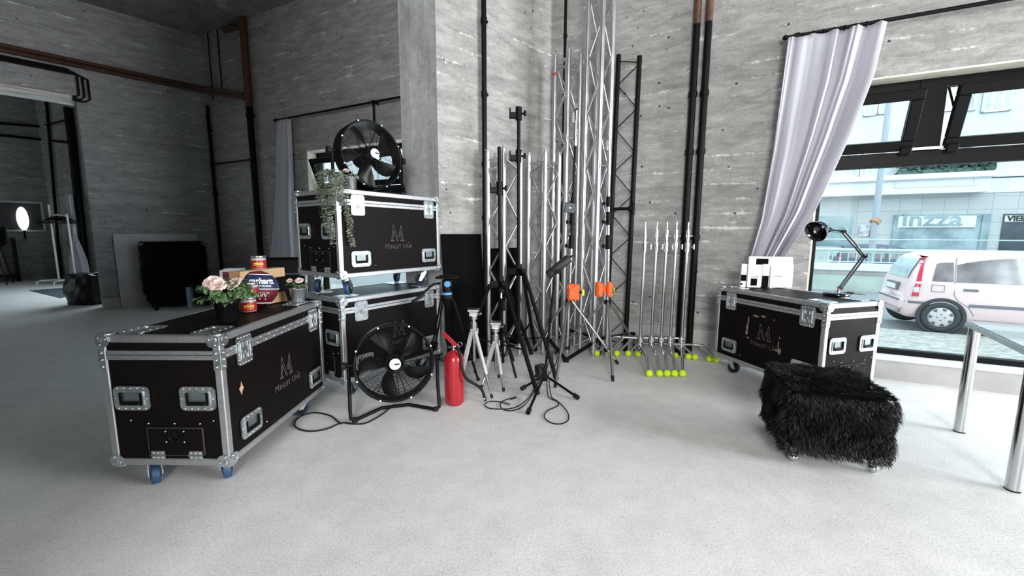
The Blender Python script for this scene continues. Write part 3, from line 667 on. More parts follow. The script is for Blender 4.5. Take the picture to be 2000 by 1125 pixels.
# ================================================================== FLIGHT CASES
L, W, HC, ZB = 1.071, .600, .678, .152
def rivet(m, p, r=.0045, n=6):
    m.sphere(p, r, n, 4)
FY0 = frame((0,0,0),(1,0,0),(0,0,1),(0,-1,0))          # long front face
FX0 = frame((0,W,0),(0,-1,0),(0,0,1),(-1,0,0))         # short end
FX1 = frame((L,0,0),(0,1,0),(0,0,1),(1,0,0))           # other short end
FTOP = frame((0,0,ZB+HC),(1,0,0),(0,1,0),(0,0,1))
def rail(m, x0,x1,y0,y1,z0,z1): m.box(x0,x1,y0,y1,z0,z1,.004)
def make_case(label):
    t = thing('flight_case', label, 'flight case', (0,0,0), 0)
    zt = ZB+HC; zl = zt - .145*HC                       # joint of lid and body
    e = .006
    m = MB(); m.box(e, L-e, e, W-e, ZB+.004, zl-.002); m.build('body', M['ply'], t)
    m = MB(); m.box(e, L-e, e, W-e, zl+.002, zt-.003); m.build('lid', M['ply'], t)
    w = .036; a = .0015
    m = MB()
    for y0,y1 in ((0,w),(W-w,W)):                       # top and bottom rails, corner posts
        rail(m, 0, L, y0, y1, zt-w, zt); rail(m, 0, L, y0, y1, ZB, ZB+w)
    for x0,x1 in ((0,w),(L-w,L)):
        rail(m, x0, x1, 0, W, zt-w, zt); rail(m, x0, x1, 0, W, ZB, ZB+w)
        for y0,y1 in ((0,w),(W-w,W)): rail(m, x0, x1, y0, y1, ZB, zl-.002); rail(m, x0, x1, y0, y1, zl+.002, zt)
    m.build('edge_profile', M['alu'], t)
    m = MB()                                            # tongue and groove band round the joint
    for z0,z1 in ((zl-.024,zl-.0015),(zl+.0015,zl+.022)):
        m.box(.0, L, -.002, .01, z0, z1, .002); m.box(0, L, W-.01, W+.002, z0, z1, .002)
        m.box(-.002, .01, 0, W, z0, z1, .002); m.box(L-.01, L+.002, 0, W, z0, z1, .002)
    for k in range(13):
        x = .05 + k*(L-.1)/12
        rivet(m, (x,-.003,zl-.013)); rivet(m, (x+.03,-.003,zl+.012))
    m.build('joint_band', M['alu'], t)
    for x in (0,L):
        for y in (0,W):
            sx = 1 if x == 0 else -1; sy = 1 if y == 0 else -1
            for zz, sz in ((zt,-1),(ZB,1)):
                m = MB(); c = (x+sx*.019, y+sy*.019, zz+sz*.019)
                m.sphere(c, .029, 14, 10)
                for ax in range(3):                     # three petals
                    d = [0,0,0]; 
                    for kk in (-1,1):
                        pass
                p = .062
                m.T = frame((x+sx*.0, y-sy*.0035, zz),(sx,0,0),(0,0,sz),(0,-sy,0)); m.prism(rrect(p,p,.024,4,p/2-.004,p/2-.004), -.002, .003)
                m.T = frame((x-sx*.0035, y, zz),(0,sy,0),(0,0,sz),(-sx,0,0)); m.prism(rrect(p,p,.024,4,p/2-.004,p/2-.004), -.002, .003)
                m.T = frame((x, y, zz-sz*.0035),(sx,0,0),(0,sy,0),(0,0,-sz)); m.prism(rrect(p,p,.024,4,p/2-.004,p/2-.004), -.002, .003)
                m.T = Matrix.Identity(4)
                rivet(m,(x+sx*.046,y-sy*.007,zz+sz*.018),.005); rivet(m,(x+sx*.018,y-sy*.007,zz+sz*.046),.005)
                rivet(m,(x-sx*.007,y+sy*.046,zz+sz*.018),.005); rivet(m,(x-sx*.007,y+sy*.018,zz+sz*.046),.005)
                m.build('corner_ball', M['zinc'], t)
            m = MB()                                    # bracket over the joint at every post
            z0, z1 = zl-.075, zl+.028
            m.box(min(x-sx*.004,x+sx*.036),max(x-sx*.004,x+sx*.036), min(y-sy*.0045,y+sy*.002),max(y-sy*.0045,y+sy*.002), z0, z1, .002)
            m.box(min(x-sx*.0045,x+sx*.002),max(x-sx*.0045,x+sx*.002), min(y-sy*.004,y+sy*.036),max(y-sy*.004,y+sy*.036), z0, z1, .002)
            for k in range(3):
                z = z0+.016+k*.035
                rivet(m,(x+sx*.018,y-sy*.006,z),.0055); rivet(m,(x-sx*.006,y+sy*.018,z),.0055)
            m.build('corner_brace', M['zinc'], t)
    def latch(x):
        m = MB(); m.T = FY0 @ Matrix.Translation((x, zl-.018, 0))
        w_, h_ = .122, .158
        m.prism(rrect(w_,h_,.02), 0, .006)
        m.ringprism(rrect(.086,.112,.008), rrect(.074,.10,.006), .006, .010)
        for sx in (-1,1): m.box(sx*.038-.005,sx*.038+.005,-.045,.045,.006,.014,.002)
        m.box(-.038,.038,.006,.010,.006,.012); 
        for k in (-1,1):
            m.box(k*.018-.004,k*.018+.004,-.045,-.018,.006,.012,.002); m.box(k*.018-.004,k*.018+.004,.018,.045,.006,.012,.002)
        for k in range(5):
            for sy in (-1,1): rivet(m,(-.046+k*.023, sy*.070,.006),.0042)
        for k in range(4):
            for sx in (-1,1): rivet(m,(sx*.052,-.045+k*.03,.006),.0042)
        o = m.build('latch', M['zinc'], t)
        m = MB(); m.T = FY0 @ Matrix.Translation((x, zl-.018, 0)); m.box(-.011,.011,-.02,.0,.006,.016,.003); m.build('latch_key', M['zincd'], o)
    latch(.165*L); latch(.865*L)
    def handle(F, x, z):
        m = MB(); m.T = F @ Matrix.Translation((x, z, 0))
        m.ringprism(rrect(.176,.124,.024), rrect(.124,.076,.012), 0, .007)
        m.ringprism(rrect(.130,.082,.014), rrect(.118,.070,.010), .005, .012)
        for k in range(5):
            for sy in (-1,1): rivet(m,(-.066+k*.033, sy*.0515,.007),.0042)
        for sx in (-1,1): rivet(m,(sx*.077,0,.007),.0042)
        o = m.build('recessed_handle', M['zinc'], t)
        m = MB(); m.T = F @ Matrix.Translation((x, z, 0)); m.prism(rrect(.126,.078,.012), 0, .0035); m.build('dish', M['zincd'], o)
        m = MB(); m.T = F @ Matrix.Translation((x, z, 0)); m.box(-.046,.046,-.034,-.014,.006,.020,.006); m.box(-.052,-.046,-.034,.03,.004,.014); m.box(.046,.052,-.034,.03,.004,.014); m.build('grip', M['black'], o)
    handle(FY0, .175*L, ZB+.21*HC); handle(FY0, .855*L, ZB+.21*HC)
    for F in (FX0, FX1):
        handle(F, .235*W, ZB+.53*HC); handle(F, .785*W, ZB+.53*HC)
        x0,x1,z0,z1 = .33*W,.79*W,ZB+.085*HC,ZB+.295*HC
        m = MB(); m.T = F; m.box(x0,x1,z0,z1,-.002,.0025); o = m.build('hatch', M['ply'], t)
        m = MB(); m.T = F
        for a_,b_,c_,d_ in ((x0-.003,x1+.003,z1,z1+.003),(x0-.003,x0,z0,z1),(x1,x1+.003,z0,z1),(x0,x1,z0-.002,z0)): m.box(a_,b_,c_,d_,-.004,.0032)
        m.build('seam', M['seam'], o)
        for hx in (.40*W,.72*W):
            m = MB(); m.T = F
            m.box(hx-.034,hx+.034,z0-.022,z0-.002,0,.005,.001); m.box(hx-.034,hx+.034,z0+.002,z0+.022,0,.005,.001)
            m.T = F; m.tube([(hx-.036,z0,.005),(hx+.036,z0,.005)],.005,6)
            for k in (-1,0,1):
                rivet(m,(hx+k*.022,z0+.012,.005),.004); rivet(m,(hx+k*.022,z0-.012,.005),.004)
            m.build('hinge', M['zinc'], o)
        m = MB(); m.T = F
        xc = (x0+x1)/2; zc_ = z0+.10
        m.tube([(xc+.028*cos(k*pi/5+pi), zc_-.0+.03*sin(k*pi/5+pi)*.8, .006) for k in range(6)], .005, 6); m.prism(circ(.02,12,xc,zc_+.008), .002,.006)
        m.build('twist_lock', M['black'], o)
        m = MB(); m.T = F
        for sx,sy in ((-1,1),(1,1),(-1,-1),(1,-1)): rivet(m,(xc+sx*.046,zc_+sy*.028,.004),.0048)
        for fx in (.20,.345,.565,.78,.895): rivet(m,(fx*W, z1+(.026 if .3<fx<.8 else .042), .001),.0048)
        m.build('screws', M['zinc'], o)
    m = MB(); m.T = FY0; rivet(m,(.30*L,ZB+.125*HC,.001),.005); m.build('screw', M['zinc'], t)
    # engraved emblem and name on the long face
    m = MB(); s_ = .135; m.T = FY0 @ Matrix.Translation((.515*L, ZB+.415*HC, .001))
    def ln(p, q): m.bar((p[0]*s_,p[1]*s_,0),(q[0]*s_,q[1]*s_,0), .0024, .001)
    P1 = [((-.43,0),(-.28,1)),((-.28,1),(.10,.02)),((-.26,.62),(.03,-.02)),((-.26,.62),(-.33,.05)),((.03,-.02),(.12,.06)),((.13,.28),(.36,1)),((.36,1),(.50,.03)),((.32,.50),(.36,.05)),((.20,.22),(.32,.62))]
    for p,q in P1: ln(p,q)
    ln((-.50,0),(-.20,0)); ln((.24,0),(.60,0)); ln((-.50,.03),(-.20,.03)); ln((.24,.03),(.60,.03))
    o = m.build('emblem', M['logo'], t)
    old = FY0 @ Matrix.Translation((.515*L, ZB+.315*HC, .0005))
    x = -.128
    for word in (('M','INUIT'),('U','NE')):
        m = MB()
        text_bm(m, word[0], .062, old @ Matrix.Translation((x,0,0)), .0004, 'LEFT', .95, -.0012); x += .050 if word[0]=='M' else .043
        text_bm(m, word[1], .050, old @ Matrix.Translation((x,0,0)), .0004, 'LEFT', .95, -.001); x += .140
        if word[0] == 'U': m.T = old; m.prism(circ(.004,8,.130,.05), 0,.001)
        m.build('name_lettering', M['logo'], t)
    for x in (.13,L-.13):
        for y in (.12,W-.12):
            m = MB(); m.T = FTOP @ Matrix.Translation((x,y,0)); m.ringprism(rrect(.175,.125,.02), rrect(.12,.075,.012), -.001,.003); m.prism(rrect(.122,.077,.012), -.001, .001)
            for k in range(4):
                for sy in (-1,1): rivet(m,(-.06+k*.04,sy*.05,.003),.004)
            m.build('stacking_plate', M['zinc'], t)
    for i,(x,y) in enumerate(((.115,.105),(L-.115,.105),(.115,W-.105),(L-.115,W-.105))):
        a_ = (.6,2.3,-2.4,1.2)[i]
        c = t.name
        k = MB(); k.T = Matrix.Translation((x,y,0)) @ Matrix.Rotation(a_,4,'Z')
        k.box(-.05,.05,-.045,.045,ZB-.008,ZB); k.cyl((0,0,ZB-.03),(0,0,ZB-.006),.03,n=12)
        for sy in (-1,1):
            k.add([(-.024,sy*.026,ZB-.028),(.024,sy*.026,ZB-.028),(.052,sy*.026,.045),(.022,sy*.026,.045),(-.024,sy*.030,ZB-.028),(.024,sy*.030,ZB-.028),(.052,sy*.030,.045),(.022,sy*.030,.045)],
                  [(0,1,2,3),(7,6,5,4),(0,4,5,1),(1,5,6,2),(2,6,7,3),(3,7,4,0)])
        k.cyl((.036,-.033,.056),(.036,.033,.056),.008,n=8)
        o = k.build('caster', M['zinc'], t)
        k = MB(); k.T = Matrix.Translation((x,y,0)) @ Matrix.Rotation(a_,4,'Z') @ frame((.036,-.020,.056),(1,0,0),(0,0,1),(0,1,0))
        k.lathe([(.022,-.002),(.042,0),(.044,.0)],20); k.m=1; k.lathe([(.044,0),(.054,.003),(.056,.010),(.056,.030),(.054,.037),(.044,.040)],20); k.m=0; k.lathe([(.044,.040),(.022,.042)],20); k.prism(circ(.022,12),-.004,.044)
        k.build('wheel', [M['rubber'], M['blue']], o)
    return t
caseA = make_case('closed black flight case at the front left, carrying the flowers and the basketball')
caseA.location = (-1.434, 1.959, 0); caseA.rotation_euler = (0,0,radians(89.69))
caseB = copy_tree(caseA); caseB['label'] = 'black flight case underneath another one, behind the fan on the floor'
caseB.location = (-1.310, 3.100, 0); caseB.rotation_euler = (0,0,radians(56.0))
caseC = copy_tree(caseA); caseC['label'] = 'black flight case stacked on top of another, carrying the upper fan and trailing plant'
caseC.location = (-1.307, 3.114, ZB+HC+.004); caseC.rotation_euler = (0,0,radians(55.3))
caseD = copy_tree(caseA); caseD['label'] = 'scuffed black flight case by the big window, carrying the desk lamp and white boxes'
caseD.location = (1.998, 3.950, 0); caseD.rotation_euler = (0,0,radians(-73.8)); caseD.scale = (.985,.93,1.0)
# worn patches where a sticker was torn off the scuffed case
M['scuff'] = mat('torn_paper_residue', (.26,.23,.21), .8, noise=.6, nscale=60)
m = MB(); m.T = FY0 @ Matrix.Translation((0,0,.0008)); rnd = random.Random(5)
def blob(cx, cz, w_, h_, n=9):
    m.prism([(cx+w_*cos(2*pi*k/n)*rnd.uniform(.45,1.1), cz+h_*sin(2*pi*k/n)*rnd.uniform(.5,1.1)) for k in range(n)], 0, .0006)
for a_ in ((.355,.52,.012,.07),(.36,.63,.012,.05),(.35,.46,.02,.03),(.43,.70,.05,.012),(.50,.715,.03,.01),(.37,.395,.016,.012),(.655,.40,.008,.05),(.64,.34,.02,.014),(.67,.335,.015,.03),(.66,.50,.006,.01),(.60,.70,.01,.006)):
    blob(a_[0]*L, ZB+a_[1]*HC, a_[2], a_[3])
m.build('torn_sticker', M['scuff'], caseD)
m = MB(); m.T = FY0 @ Matrix.Translation((0,0,.0008))
m.prism([(.112,ZB+.365),(.125,ZB+.375),(.133,ZB+.40),(.141,ZB+.372),(.15,ZB+.36),(.135,ZB+.345),(.130,ZB+.325),(.121,ZB+.345)],0,.0006); m.build('chipped_spot', M['card'], caseA)
M['plate_wear'] = None

# ================================================================== FANS
RF = .280
def make_fan(label, HZ):
    t = thing('drum_fan', label, 'fan')
    HT = Matrix.Translation((0,0,HZ)) @ Matrix.Rotation(radians(-6),4,'X') @ frame((0,0,0),(1,0,0),(0,0,1),(0,-1,0))  # head: x right, y up, z towards front
    def hb(): b = MB(); b.T = HT; return b
    m = hb(); m.lathe([(RF-.012,.055),(RF-.004,.062),(RF+.004,.055),(RF+.002,-.07),(RF-.004,-.078),(RF-.012,-.07),(RF-.010,.05),(RF-.012,.055)], 56); m.build('drum', M['black'], t)
    m = hb()
    for k in range(24):
        r_ = .062 + (RF-.07)*k/23.0
        z_ = .085 - .035*(r_/RF)**3
        m.tube([(r_*cos(a*2*pi/56), r_*sin(a*2*pi/56), z_) for a in range(56)], .00135, 4, True)
    for k in range(16):
        a_ = k*2*pi/16+.1
        m.tube([(.055*cos(a_),.055*sin(a_),.086),(RF*.6*cos(a_),RF*.6*sin(a_),.078),((RF-.006)*cos(a_),(RF-.006)*sin(a_),.055)], .0026 if k%2==0 else .0018, 4)
    m.tube([(.062*cos(a*2*pi/24),.062*sin(a*2*pi/24),.086) for a in range(24)], .005, 6, True)
    m.build('front_grille', M['black'], t)
    m = hb()
    for k in range(14):
        r_ = .09+(RF-.1)*k/13.0
        m.tube([(r_*cos(a*2*pi/40), r_*sin(a*2*pi/40), -.085) for a in range(40)], .0014, 4, True)
    for k in range(8):
        a_ = k*2*pi/8+.3; m.tube([(.07*cos(a_),.07*sin(a_),-.09),((RF-.006)*cos(a_),(RF-.006)*sin(a_),-.072)], .0035, 5)
    m.build('rear_grille', M['black'], t)
    m = hb(); m.lathe([(0,-.17),(.06,-.168),(.078,-.15),(.08,-.05),(.06,-.03),(0,-.03)],24); m.build('motor', M['black'], t)
    m = hb(); m.lathe([(0,.03),(.042,.028),(.052,.015),(.052,-.03),(0,-.03)],24); m.build('hub', M['black'], t)
    for k in range(5):
        a0 = radians(102 - 72*k); V = []; F = []
        NR, NC = 8, 6
        for sd in (0,1):
            for i in range(NR+1):
                r_ = .045+(RF-.075)*i/NR
                hw = .16+ .34*sin(pi*min(1,(i/NR)*.75+.1)) if True else 0
                for j in range(NC+1):
                    u_ = j/NC-.5
                    ang = a0 + u_*hw*2.0*(.62) + .30*(i/NR)**1.5
                    zz = (-.01 + u_*.085*(1-.35*i/NR)) + (.0015 if sd else -.0015) + .012*(1-4*u_*u_)
                    V.append((r_*cos(ang), r_*sin(ang), zz))
        q = (NR+1)*(NC+1)
        for i in range(NR):
            for j in range(NC):
                p = i*(NC+1)+j; F.append((p,p+1,p+NC+2,p+NC+1)); F.append((q+p+NC+1,q+p+NC+2,q+p+1,q+p))
        m = hb(); m.add(V,F,True); m.build('blade', M['blackb'], t)
    m = hb(); m.lathe([(0,.100),(.036,.099),(.040,.094),(.040,.083),(0,.083)],28); o = m.build('hub_badge', M['white'], t)
    m = hb(); m.box(-.004,.030,-.007,.007,.0985,.1005); m.m = 1; text_bm(m,'HVAC',.012,Matrix.Translation((-.018,-.005,.1000)),.0004,'CENTER',.8); m.build('badge_print', [M['print'],M['print']], o)
    for k in range(8):
        a_ = 2*pi*k/8+radians(22); m = hb(); m.sphere((RF*cos(a_),RF*sin(a_),.058),.0075,8,6); m.build('grille_clip', M['white'], t)
    # tube stand
    xw = RF+.035; rt = .0135
    m = MB(); yb = .02
    m.tube([(-xw,yb,HZ+.02),(-xw,yb,HZ*.5),(-xw,-.03,.075),(-xw+.005,-.055,.03),(-xw+.04,-.045,.0155),(-.10,.10,.0155),(.10,.10,.0155),(xw-.04,-.045,.0155),(xw-.005,-.055,.03),(xw,-.03,.075),(xw,yb,HZ*.5),(xw,yb,HZ+.02)], rt, 10)
    for sx in (-1,1): m.cyl((sx*(RF-.01),.012,HZ),(sx*(xw+.03),.012,HZ),.013,n=10); m.lathe
    m.build('tube_stand', M['black'], t)
    for sx in (-1,1):
        m = MB(); m.cyl((sx*(xw+.018),.012,HZ),(sx*(xw+.045),.012,HZ),.028,n=10); m.build('tilt_knob', M['rubber'], t)
        m = MB(); m.box(sx*(xw-.03)-.02, sx*(xw-.03)+.02, -.072,-.035,0.0,.034,.008); m.build('foot', M['rubber'], t)
    return t
M['blackb'] = mat('black_fan_blade', (.012,.012,.013), .32)
fl1, fl2 = P(692,824), P(852,802)
dfan = (fl2-fl1).normalized(); rzf = atan2(dfan.y, dfan.x)
fanA = make_fan('black drum fan standing on the floor in front of the lower stacked case', .398)
mid = (fl1+fl2)/2 + Vector((-dfan.y, dfan.x, 0))*.045
fanA.location = (mid.x, mid.y, 0); fanA.rotation_euler = (0,0,rzf)
fanB = make_fan('black drum fan standing on top of the stacked flight cases', .318)
zc_top = 2*(ZB+HC)+.007
q = PY(721,298,3.62)
fanB.location = (q.x, q.y, zc_top); fanB.rotation_euler = (0,0,rzf+radians(30))
# cord of the floor fan
pts = [P(u,v,.006) for u,v in ((770,790),(745,810),(715,826),(690,828),(667,826),(640,837),(612,842),(590,840),(576,832),(579,820),(594,810),(618,806),(645,812),(658,822),(666,828))]
def smooth(pts, n=6):
    out = []
    for i in range(len(pts)-1):
        p0 = pts[max(i-1,0)]; p1 = pts[i]; p2 = pts[i+1]; p3 = pts[min(i+2,len(pts)-1)]
        for k in range(n):
            s_ = k/n
            out.append(.5*((2*p1)+(p2-p0)*s_+(2*p0-5*p1+4*p2-p3)*s_*s_+(3*p1-p0-3*p2+p3)*s_**3))
    out.append(pts[-1]); return out
m = MB(); m.tube(smooth(pts), .0055, 6); o = m.build('power_cord', M['rubber']); tag(o, 'black fan cord looping over the floor beside the front left case', 'cord')
# ================================================================== TRUSSES IN THE CORNER
def rel(t): b = MB(); b.T = Matrix.Translation(-t.location); return b
def V3(p, z): return Vector((p[0], p[1], z))
def truss(label, center, half, ang, z1, rch, pitch, mt, tape=None, zb=.0, hidden=False):
    """square truss standing upright; chords on a circle of radius half"""
    t = thing('truss', label, 'truss', (center[0],center[1],0))
    ch = [Vector((half*cos(ang+k*pi/2), half*sin(ang+k*pi/2), 0)) for k in range(4)]
    for c in ch:
        m = MB(); m.cyl(c+Z*(zb+.035), c+Z*(z1-.05), rch, n=14); 
        m.cyl(c+Z*(z1-.05), c+Z*(z1-.035), rch*.86, n=12); m.cyl(c+Z*(z1-.035), c+Z*z1, rch*.72, rch*.55, 12)
        m.cyl(c+Z*(zb), c+Z*(zb+.035), rch*.62, rch*.8, 12); m.cyl(c+Z*(z1-.02)+Vector((-rch,0,0)), c+Z*(z1-.02)+Vector((rch,0,0)), .005, n=6)
        m.build('chord', mt, t)
    m = MB(); rl = .0085
    for k in range(4):
        a, b = ch[k], ch[(k+1)%4]
        d = (b-a).normalized()*rch
        a2, b2 = a+d, b-d
        z = zb+.16; side = k%2
        m.cyl(a2+Z*(zb+.12), b2+Z*(zb+.12), rl, n=6); m.cyl(a2+Z*(z1-.12), b2+Z*(z1-.12), rl, n=6)
        while z < z1-.16:
            zn = min(z+pitch, z1-.13)
            m.cyl((a2 if side else b2)+Z*z, (b2 if side else a2)+Z*zn, rl, n=6); side = 1-side; z = zn
    m.build('lacing', mt, t)
    if tape:
        m = MB(); m.cyl(ch[tape[0]]+Z*tape[1], ch[tape[0]]+Z*(tape[1]+.025), rch+.0015, n=14); m.build('red_tape', M['redtape'], t)
    return t
A45 = radians(0)
zt_ = lambda u,v,y: PY(u,v,y).z
truss('short silver truss nearest the black panel, red tape on one chord', (-.085,4.36), .168, radians(180), zt_(987,285,4.25), .025, .26, M['silver'], (3, zt_(987,328,4.2)))
truss('short silver truss without tape, second from the black panel', (.345,4.60), .165, radians(180), zt_(1031,297,4.6), .025, .26, M['silver'])
truss('tall silver truss ending below the ceiling, red tape near its top', (.60,4.74), .138, radians(176), zt_(1086,97,4.72), .025, .27, M['silver'], (0, zt_(1086,146,4.72)))
truss('tallest silver truss, running up out of view', (.895,4.50), .128, radians(178), 4.4, .027, .27, M['silver'])
# black flat ladder truss against the street wall
t = thing('ladder_truss', 'flat black ladder truss leaning on the wall right of the silver trusses', 'truss', FW(.93,.16,0), FROT)
zt1 = 3.27
c0 = [Vector((-.112,0,0)), Vector((.112,0,0))]; c1 = [Vector((-.106,.115,zt1)), Vector((.118,.115,zt1-.05))]
for a,b in zip(c0,c1): m = MB(); m.cyl(a,b,.026,n=12); m.build('chord', M['black'], t)
m = MB(); n_=13; s_ = 0
for k in range(n_):
    f0, f1 = .045+.93*k/n_, .045+.93*(k+1)/n_
    pa = c0[s_].lerp(c1[s_], f0); pb = c0[1-s_].lerp(c1[1-s_], f1); m.cyl(pa,pb,.0055,n=6); s_ = 1-s_
for f0 in (.03,.98): m.cyl(c0[0].lerp(c1[0],f0), c0[1].lerp(c1[1],f0), .0055, n=6)
m.build('lacing', M['black'], t)
# clamped crossbar on the ladder truss
zc_ = PF(1225,408,.10)[1]; fz = zc_/zt1
t = thing('clamp_bar', 'short black crossbar with clamps on the flat black ladder truss', 'clamp', FW(.93,.16-.115*fz+.045,zc_), FROT)
m = MB(); m.cyl((-.20,0,0),(.15,0,0),.018,n=10); m.build('bar', M['black'], t)
for x in (-.115,.115):
    m = MB(); m.box(x-.03,x+.03,-.02,.055,-.035,.035,.008); m.cyl((x,-.045,0),(x,-.02,0),.022,n=8)
    for dz in (-.05,.05): m.cyl((x+.02,-.01,dz-.015),(x+.02,-.01,dz+.015),.02,n=8); m.cyl((x+.02,-.01,0),(x+.02,-.01,dz),.006,n=6)
    m.build('clamp', M['black'], t)
# black folding base on the floor between the light stands
A_ = P(1105,703,.02); B_ = PY(1172,661,4.42); C_ = PY(1112,645,4.62); D_ = PY(1239,651,4.60); E_ = PY(1061,648,4.66)
E_.z = max(E_.z,.03)
t = thing('folding_base', 'black folding steel base with crossed bars, behind the orange clamps', 'stand base', (A_.x,A_.y,0))
for a,b in ((A_,B_),(B_,C_),(B_,D_),(A_,E_)):
    m = rel(t); m.bar(a,b,.028,.028); m.build('bar', M['black'], t)
m = rel(t); m.sphere(A_,.028,8,6); m.box(A_.x-.03,A_.x+.03,A_.y-.03,A_.y+.03,0,.03,.006); m.build('joint', M['black'], t)
for q_ in (B_,C_,D_,E_): m = rel(t); m.cyl(V3(q_,0),q_,.013,n=8); m.build('upright', M['black'], t)
# black boards leaning on the pier
def lean_board(label, a, b, z1, lean, th, mt, nrm, name='board', z0=0):
    t = thing(name, label, 'panel', ((a.x+b.x)/2,(a.y+b.y)/2,z0))
    m = rel(t); d = (b-a); L_2 = d.length; d = d/L_2
    foot = nrm*lean; s1 = (z1-z0)
    up = (-foot + Z*s1).normalized(); nn = d.cross(up).normalized()
    if nn.dot(nrm) < 0: nn = -nn
    p0 = a + foot + Z*z0
    m.T = m.T @ frame(p0, d, up, nn); m.box(0,L_2,0,s1/up.z,0,th,.004); m.build('sheet', mt, t)
    return t
PN = Vector((SW.y,-SW.x,0))
def pier(u, n_=0.0):
    q = PW(u,500,Vector((-.72,4.12,0))+PN*n_, SW); return Vector((q.x,q.y,0))
lean_board('tall black board leaning on the pier beside the stacked cases', pier(861,.02), pier(938,.02), 1.325, .09, .02, M['blackm'], PN)
lean_board('second black board standing behind the short silver trusses', pier(951,.02), pier(1012,.02), 1.17, .04, .02, M['blackm'], PN)

# ================================================================== STANDS
def leg(t, p0, p1, r, mt, foot=.012, two=False, name='leg'):
    m = rel(t); m.cyl(p0, p1, r, n=10); o = m.build(name, mt, t)
    m = rel(t); d = (Vector(p1)-Vector(p0)).normalized(); m.cyl(Vector(p1)-d*.05, Vector(p1), foot, n=8)
    m.build('rubber_foot', M['rubber'], o)
    return o
def foot_at(u, v, r=.012): q = P(u, v, r); return Vector((q.x,q.y,r*.9))
# --- two chrome light stands with orange clamps
def chrome_stand(label, base, top, feet, kind):
    t = thing('light_stand', label, 'light stand', (base.x,base.y,0))
    d = Vector(top)-Vector((base.x,base.y,.06)); h = d.length; d.normalize(); b0 = Vector((base.x,base.y,.06))
    at = lambda z: b0 + d*((z-.06)/d.z)
    m = rel(t); m.cyl(b0, at(1.30), .018, n=12); m.build('lower_tube', M['chrome'], t)
    m = rel(t); m.cyl(at(1.30), at(1.75), .0145, n=12); m.build('middle_tube', M['black'] if kind == 0 else M['steel'], t)
    m = rel(t); m.cyl(at(1.75), top, .0115, n=12); m.build('upper_tube', M['black'] if kind == 0 else M['steel'], t)
    for z,hh,r_ in ((1.18,.14,.027),(1.42,.13,.026),(1.60,.10,.025)):
        m = rel(t); m.cyl(at(z), at(z+hh), r_, n=12); m.cyl(at(z+.03), at(z+.03)+Vector((-.055,-.02,0)), .009, n=8); m.cyl(at(z+.03)+Vector((-.06,-.02,0)), at(z+.03)+Vector((-.045,-.016,0)), .02, n=8)
        m.build('collar', M['black'], t)
    tz = top.z
    m = rel(t)
    m.cyl(at(tz-.02), at(tz-.15), .019, n=12); m.cyl(at(tz-.20), at(tz-.36), .024, n=12); m.cyl(at(tz-.15), at(tz-.20), .014, n=12)
    m.cyl(at(tz+.0), at(tz+.05), .008, n=10); m.cyl(at(tz-.28)+Vector((-.09,0,0)), at(tz-.28), .009, n=8); m.cyl(at(tz-.28)+Vector((-.085,0,-.03)), at(tz-.28)+Vector((-.085,0,.03)), .008, n=8)
    m.box(at(tz-.10).x-.045,at(tz-.10).x-.018,at(tz-.10).y-.02,at(tz-.10).y+.02,tz-.14,tz-.04,.004)
    m.build('chrome_head', M['chrome'], t)
    m = rel(t); m.cyl(at(.62), at(.66), .034, n=12); m.cyl(at(.12), at(.15), .03, n=12)
    m.build('leg_collar', M['black'], t)
    for f in feet:
        s_ = at(.64); dirn = (V3(f,0)-V3(s_,0)).normalized()
        leg(t, s_+dirn*.03, f, .013, M['steel'], .015)
        mid = (s_+dirn*.03).lerp(f, .55)
        m = rel(t); m.bar(at(.135)+dirn*.025, mid, .012, .006); m.build('brace', M['steel'], t)
    return t, at
b1 = P(1107,703); top1 = PY(1126,212,b1.y+.02)
s1, at1 = chrome_stand('chrome light stand carrying a single orange clamp', b1, top1, [foot_at(1084,756), foot_at(1207,710), foot_at(1035,690)], 0)
b2 = P(1185,708); top2 = PY(1190,266,b2.y+.02)
s2, at2 = chrome_stand('chrome light stand with orange clamp halves on both sides of its tube', b2, top2, [foot_at(1197,744), foot_at(1084,690), foot_at(1252,690)], 1)
def orange(label, c, kind):
    t = thing('orange_clamp', label, 'clamp', c)
    m = MB()
    if kind == 0:
        m.box(-.062,.062,-.055,-.022,-.085,.085,.012); m.box(-.05,.05,-.07,-.05,-.075,.03,.008); m.bar((-.045,-.075,.03),(.045,-.06,.075),.012,.012)
    else:
        m.box(-.088,-.022,-.05,.03,-.075,.075,.012); m.box(.022,.075,-.05,.03,-.075,.075,.012); m.box(-.03,.03,.018,.032,-.03,.03); m.box(-.07,-.04,-.058,-.045,-.06,.06,.005)
    m.build('jaw', M['orange'], t)
    m = MB()
    if kind == 0: m.cyl((.06,-.04,.0),(.085,-.04,.0),.012,n=8); m.m = 1; m.box(.083,.108,-.065,-.015,-.032,.032,.005)
    else: m.cyl((.075,-.01,.0),(.09,-.01,.0),.012,n=8); m.m = 1; m.box(.088,.098,-.03,.01,-.02,.02,.004)
    m.build('knob', [M['black'], M['yellow']] , t)
    return t
q = PY(1119,570,b1.y-.02); orange('orange clamp with a yellow knob on the left chrome light stand', q, 0)
q = PY(1180,565,b2.y-.015); orange('pair of orange clamp jaws gripping the right chrome light stand', q, 1)
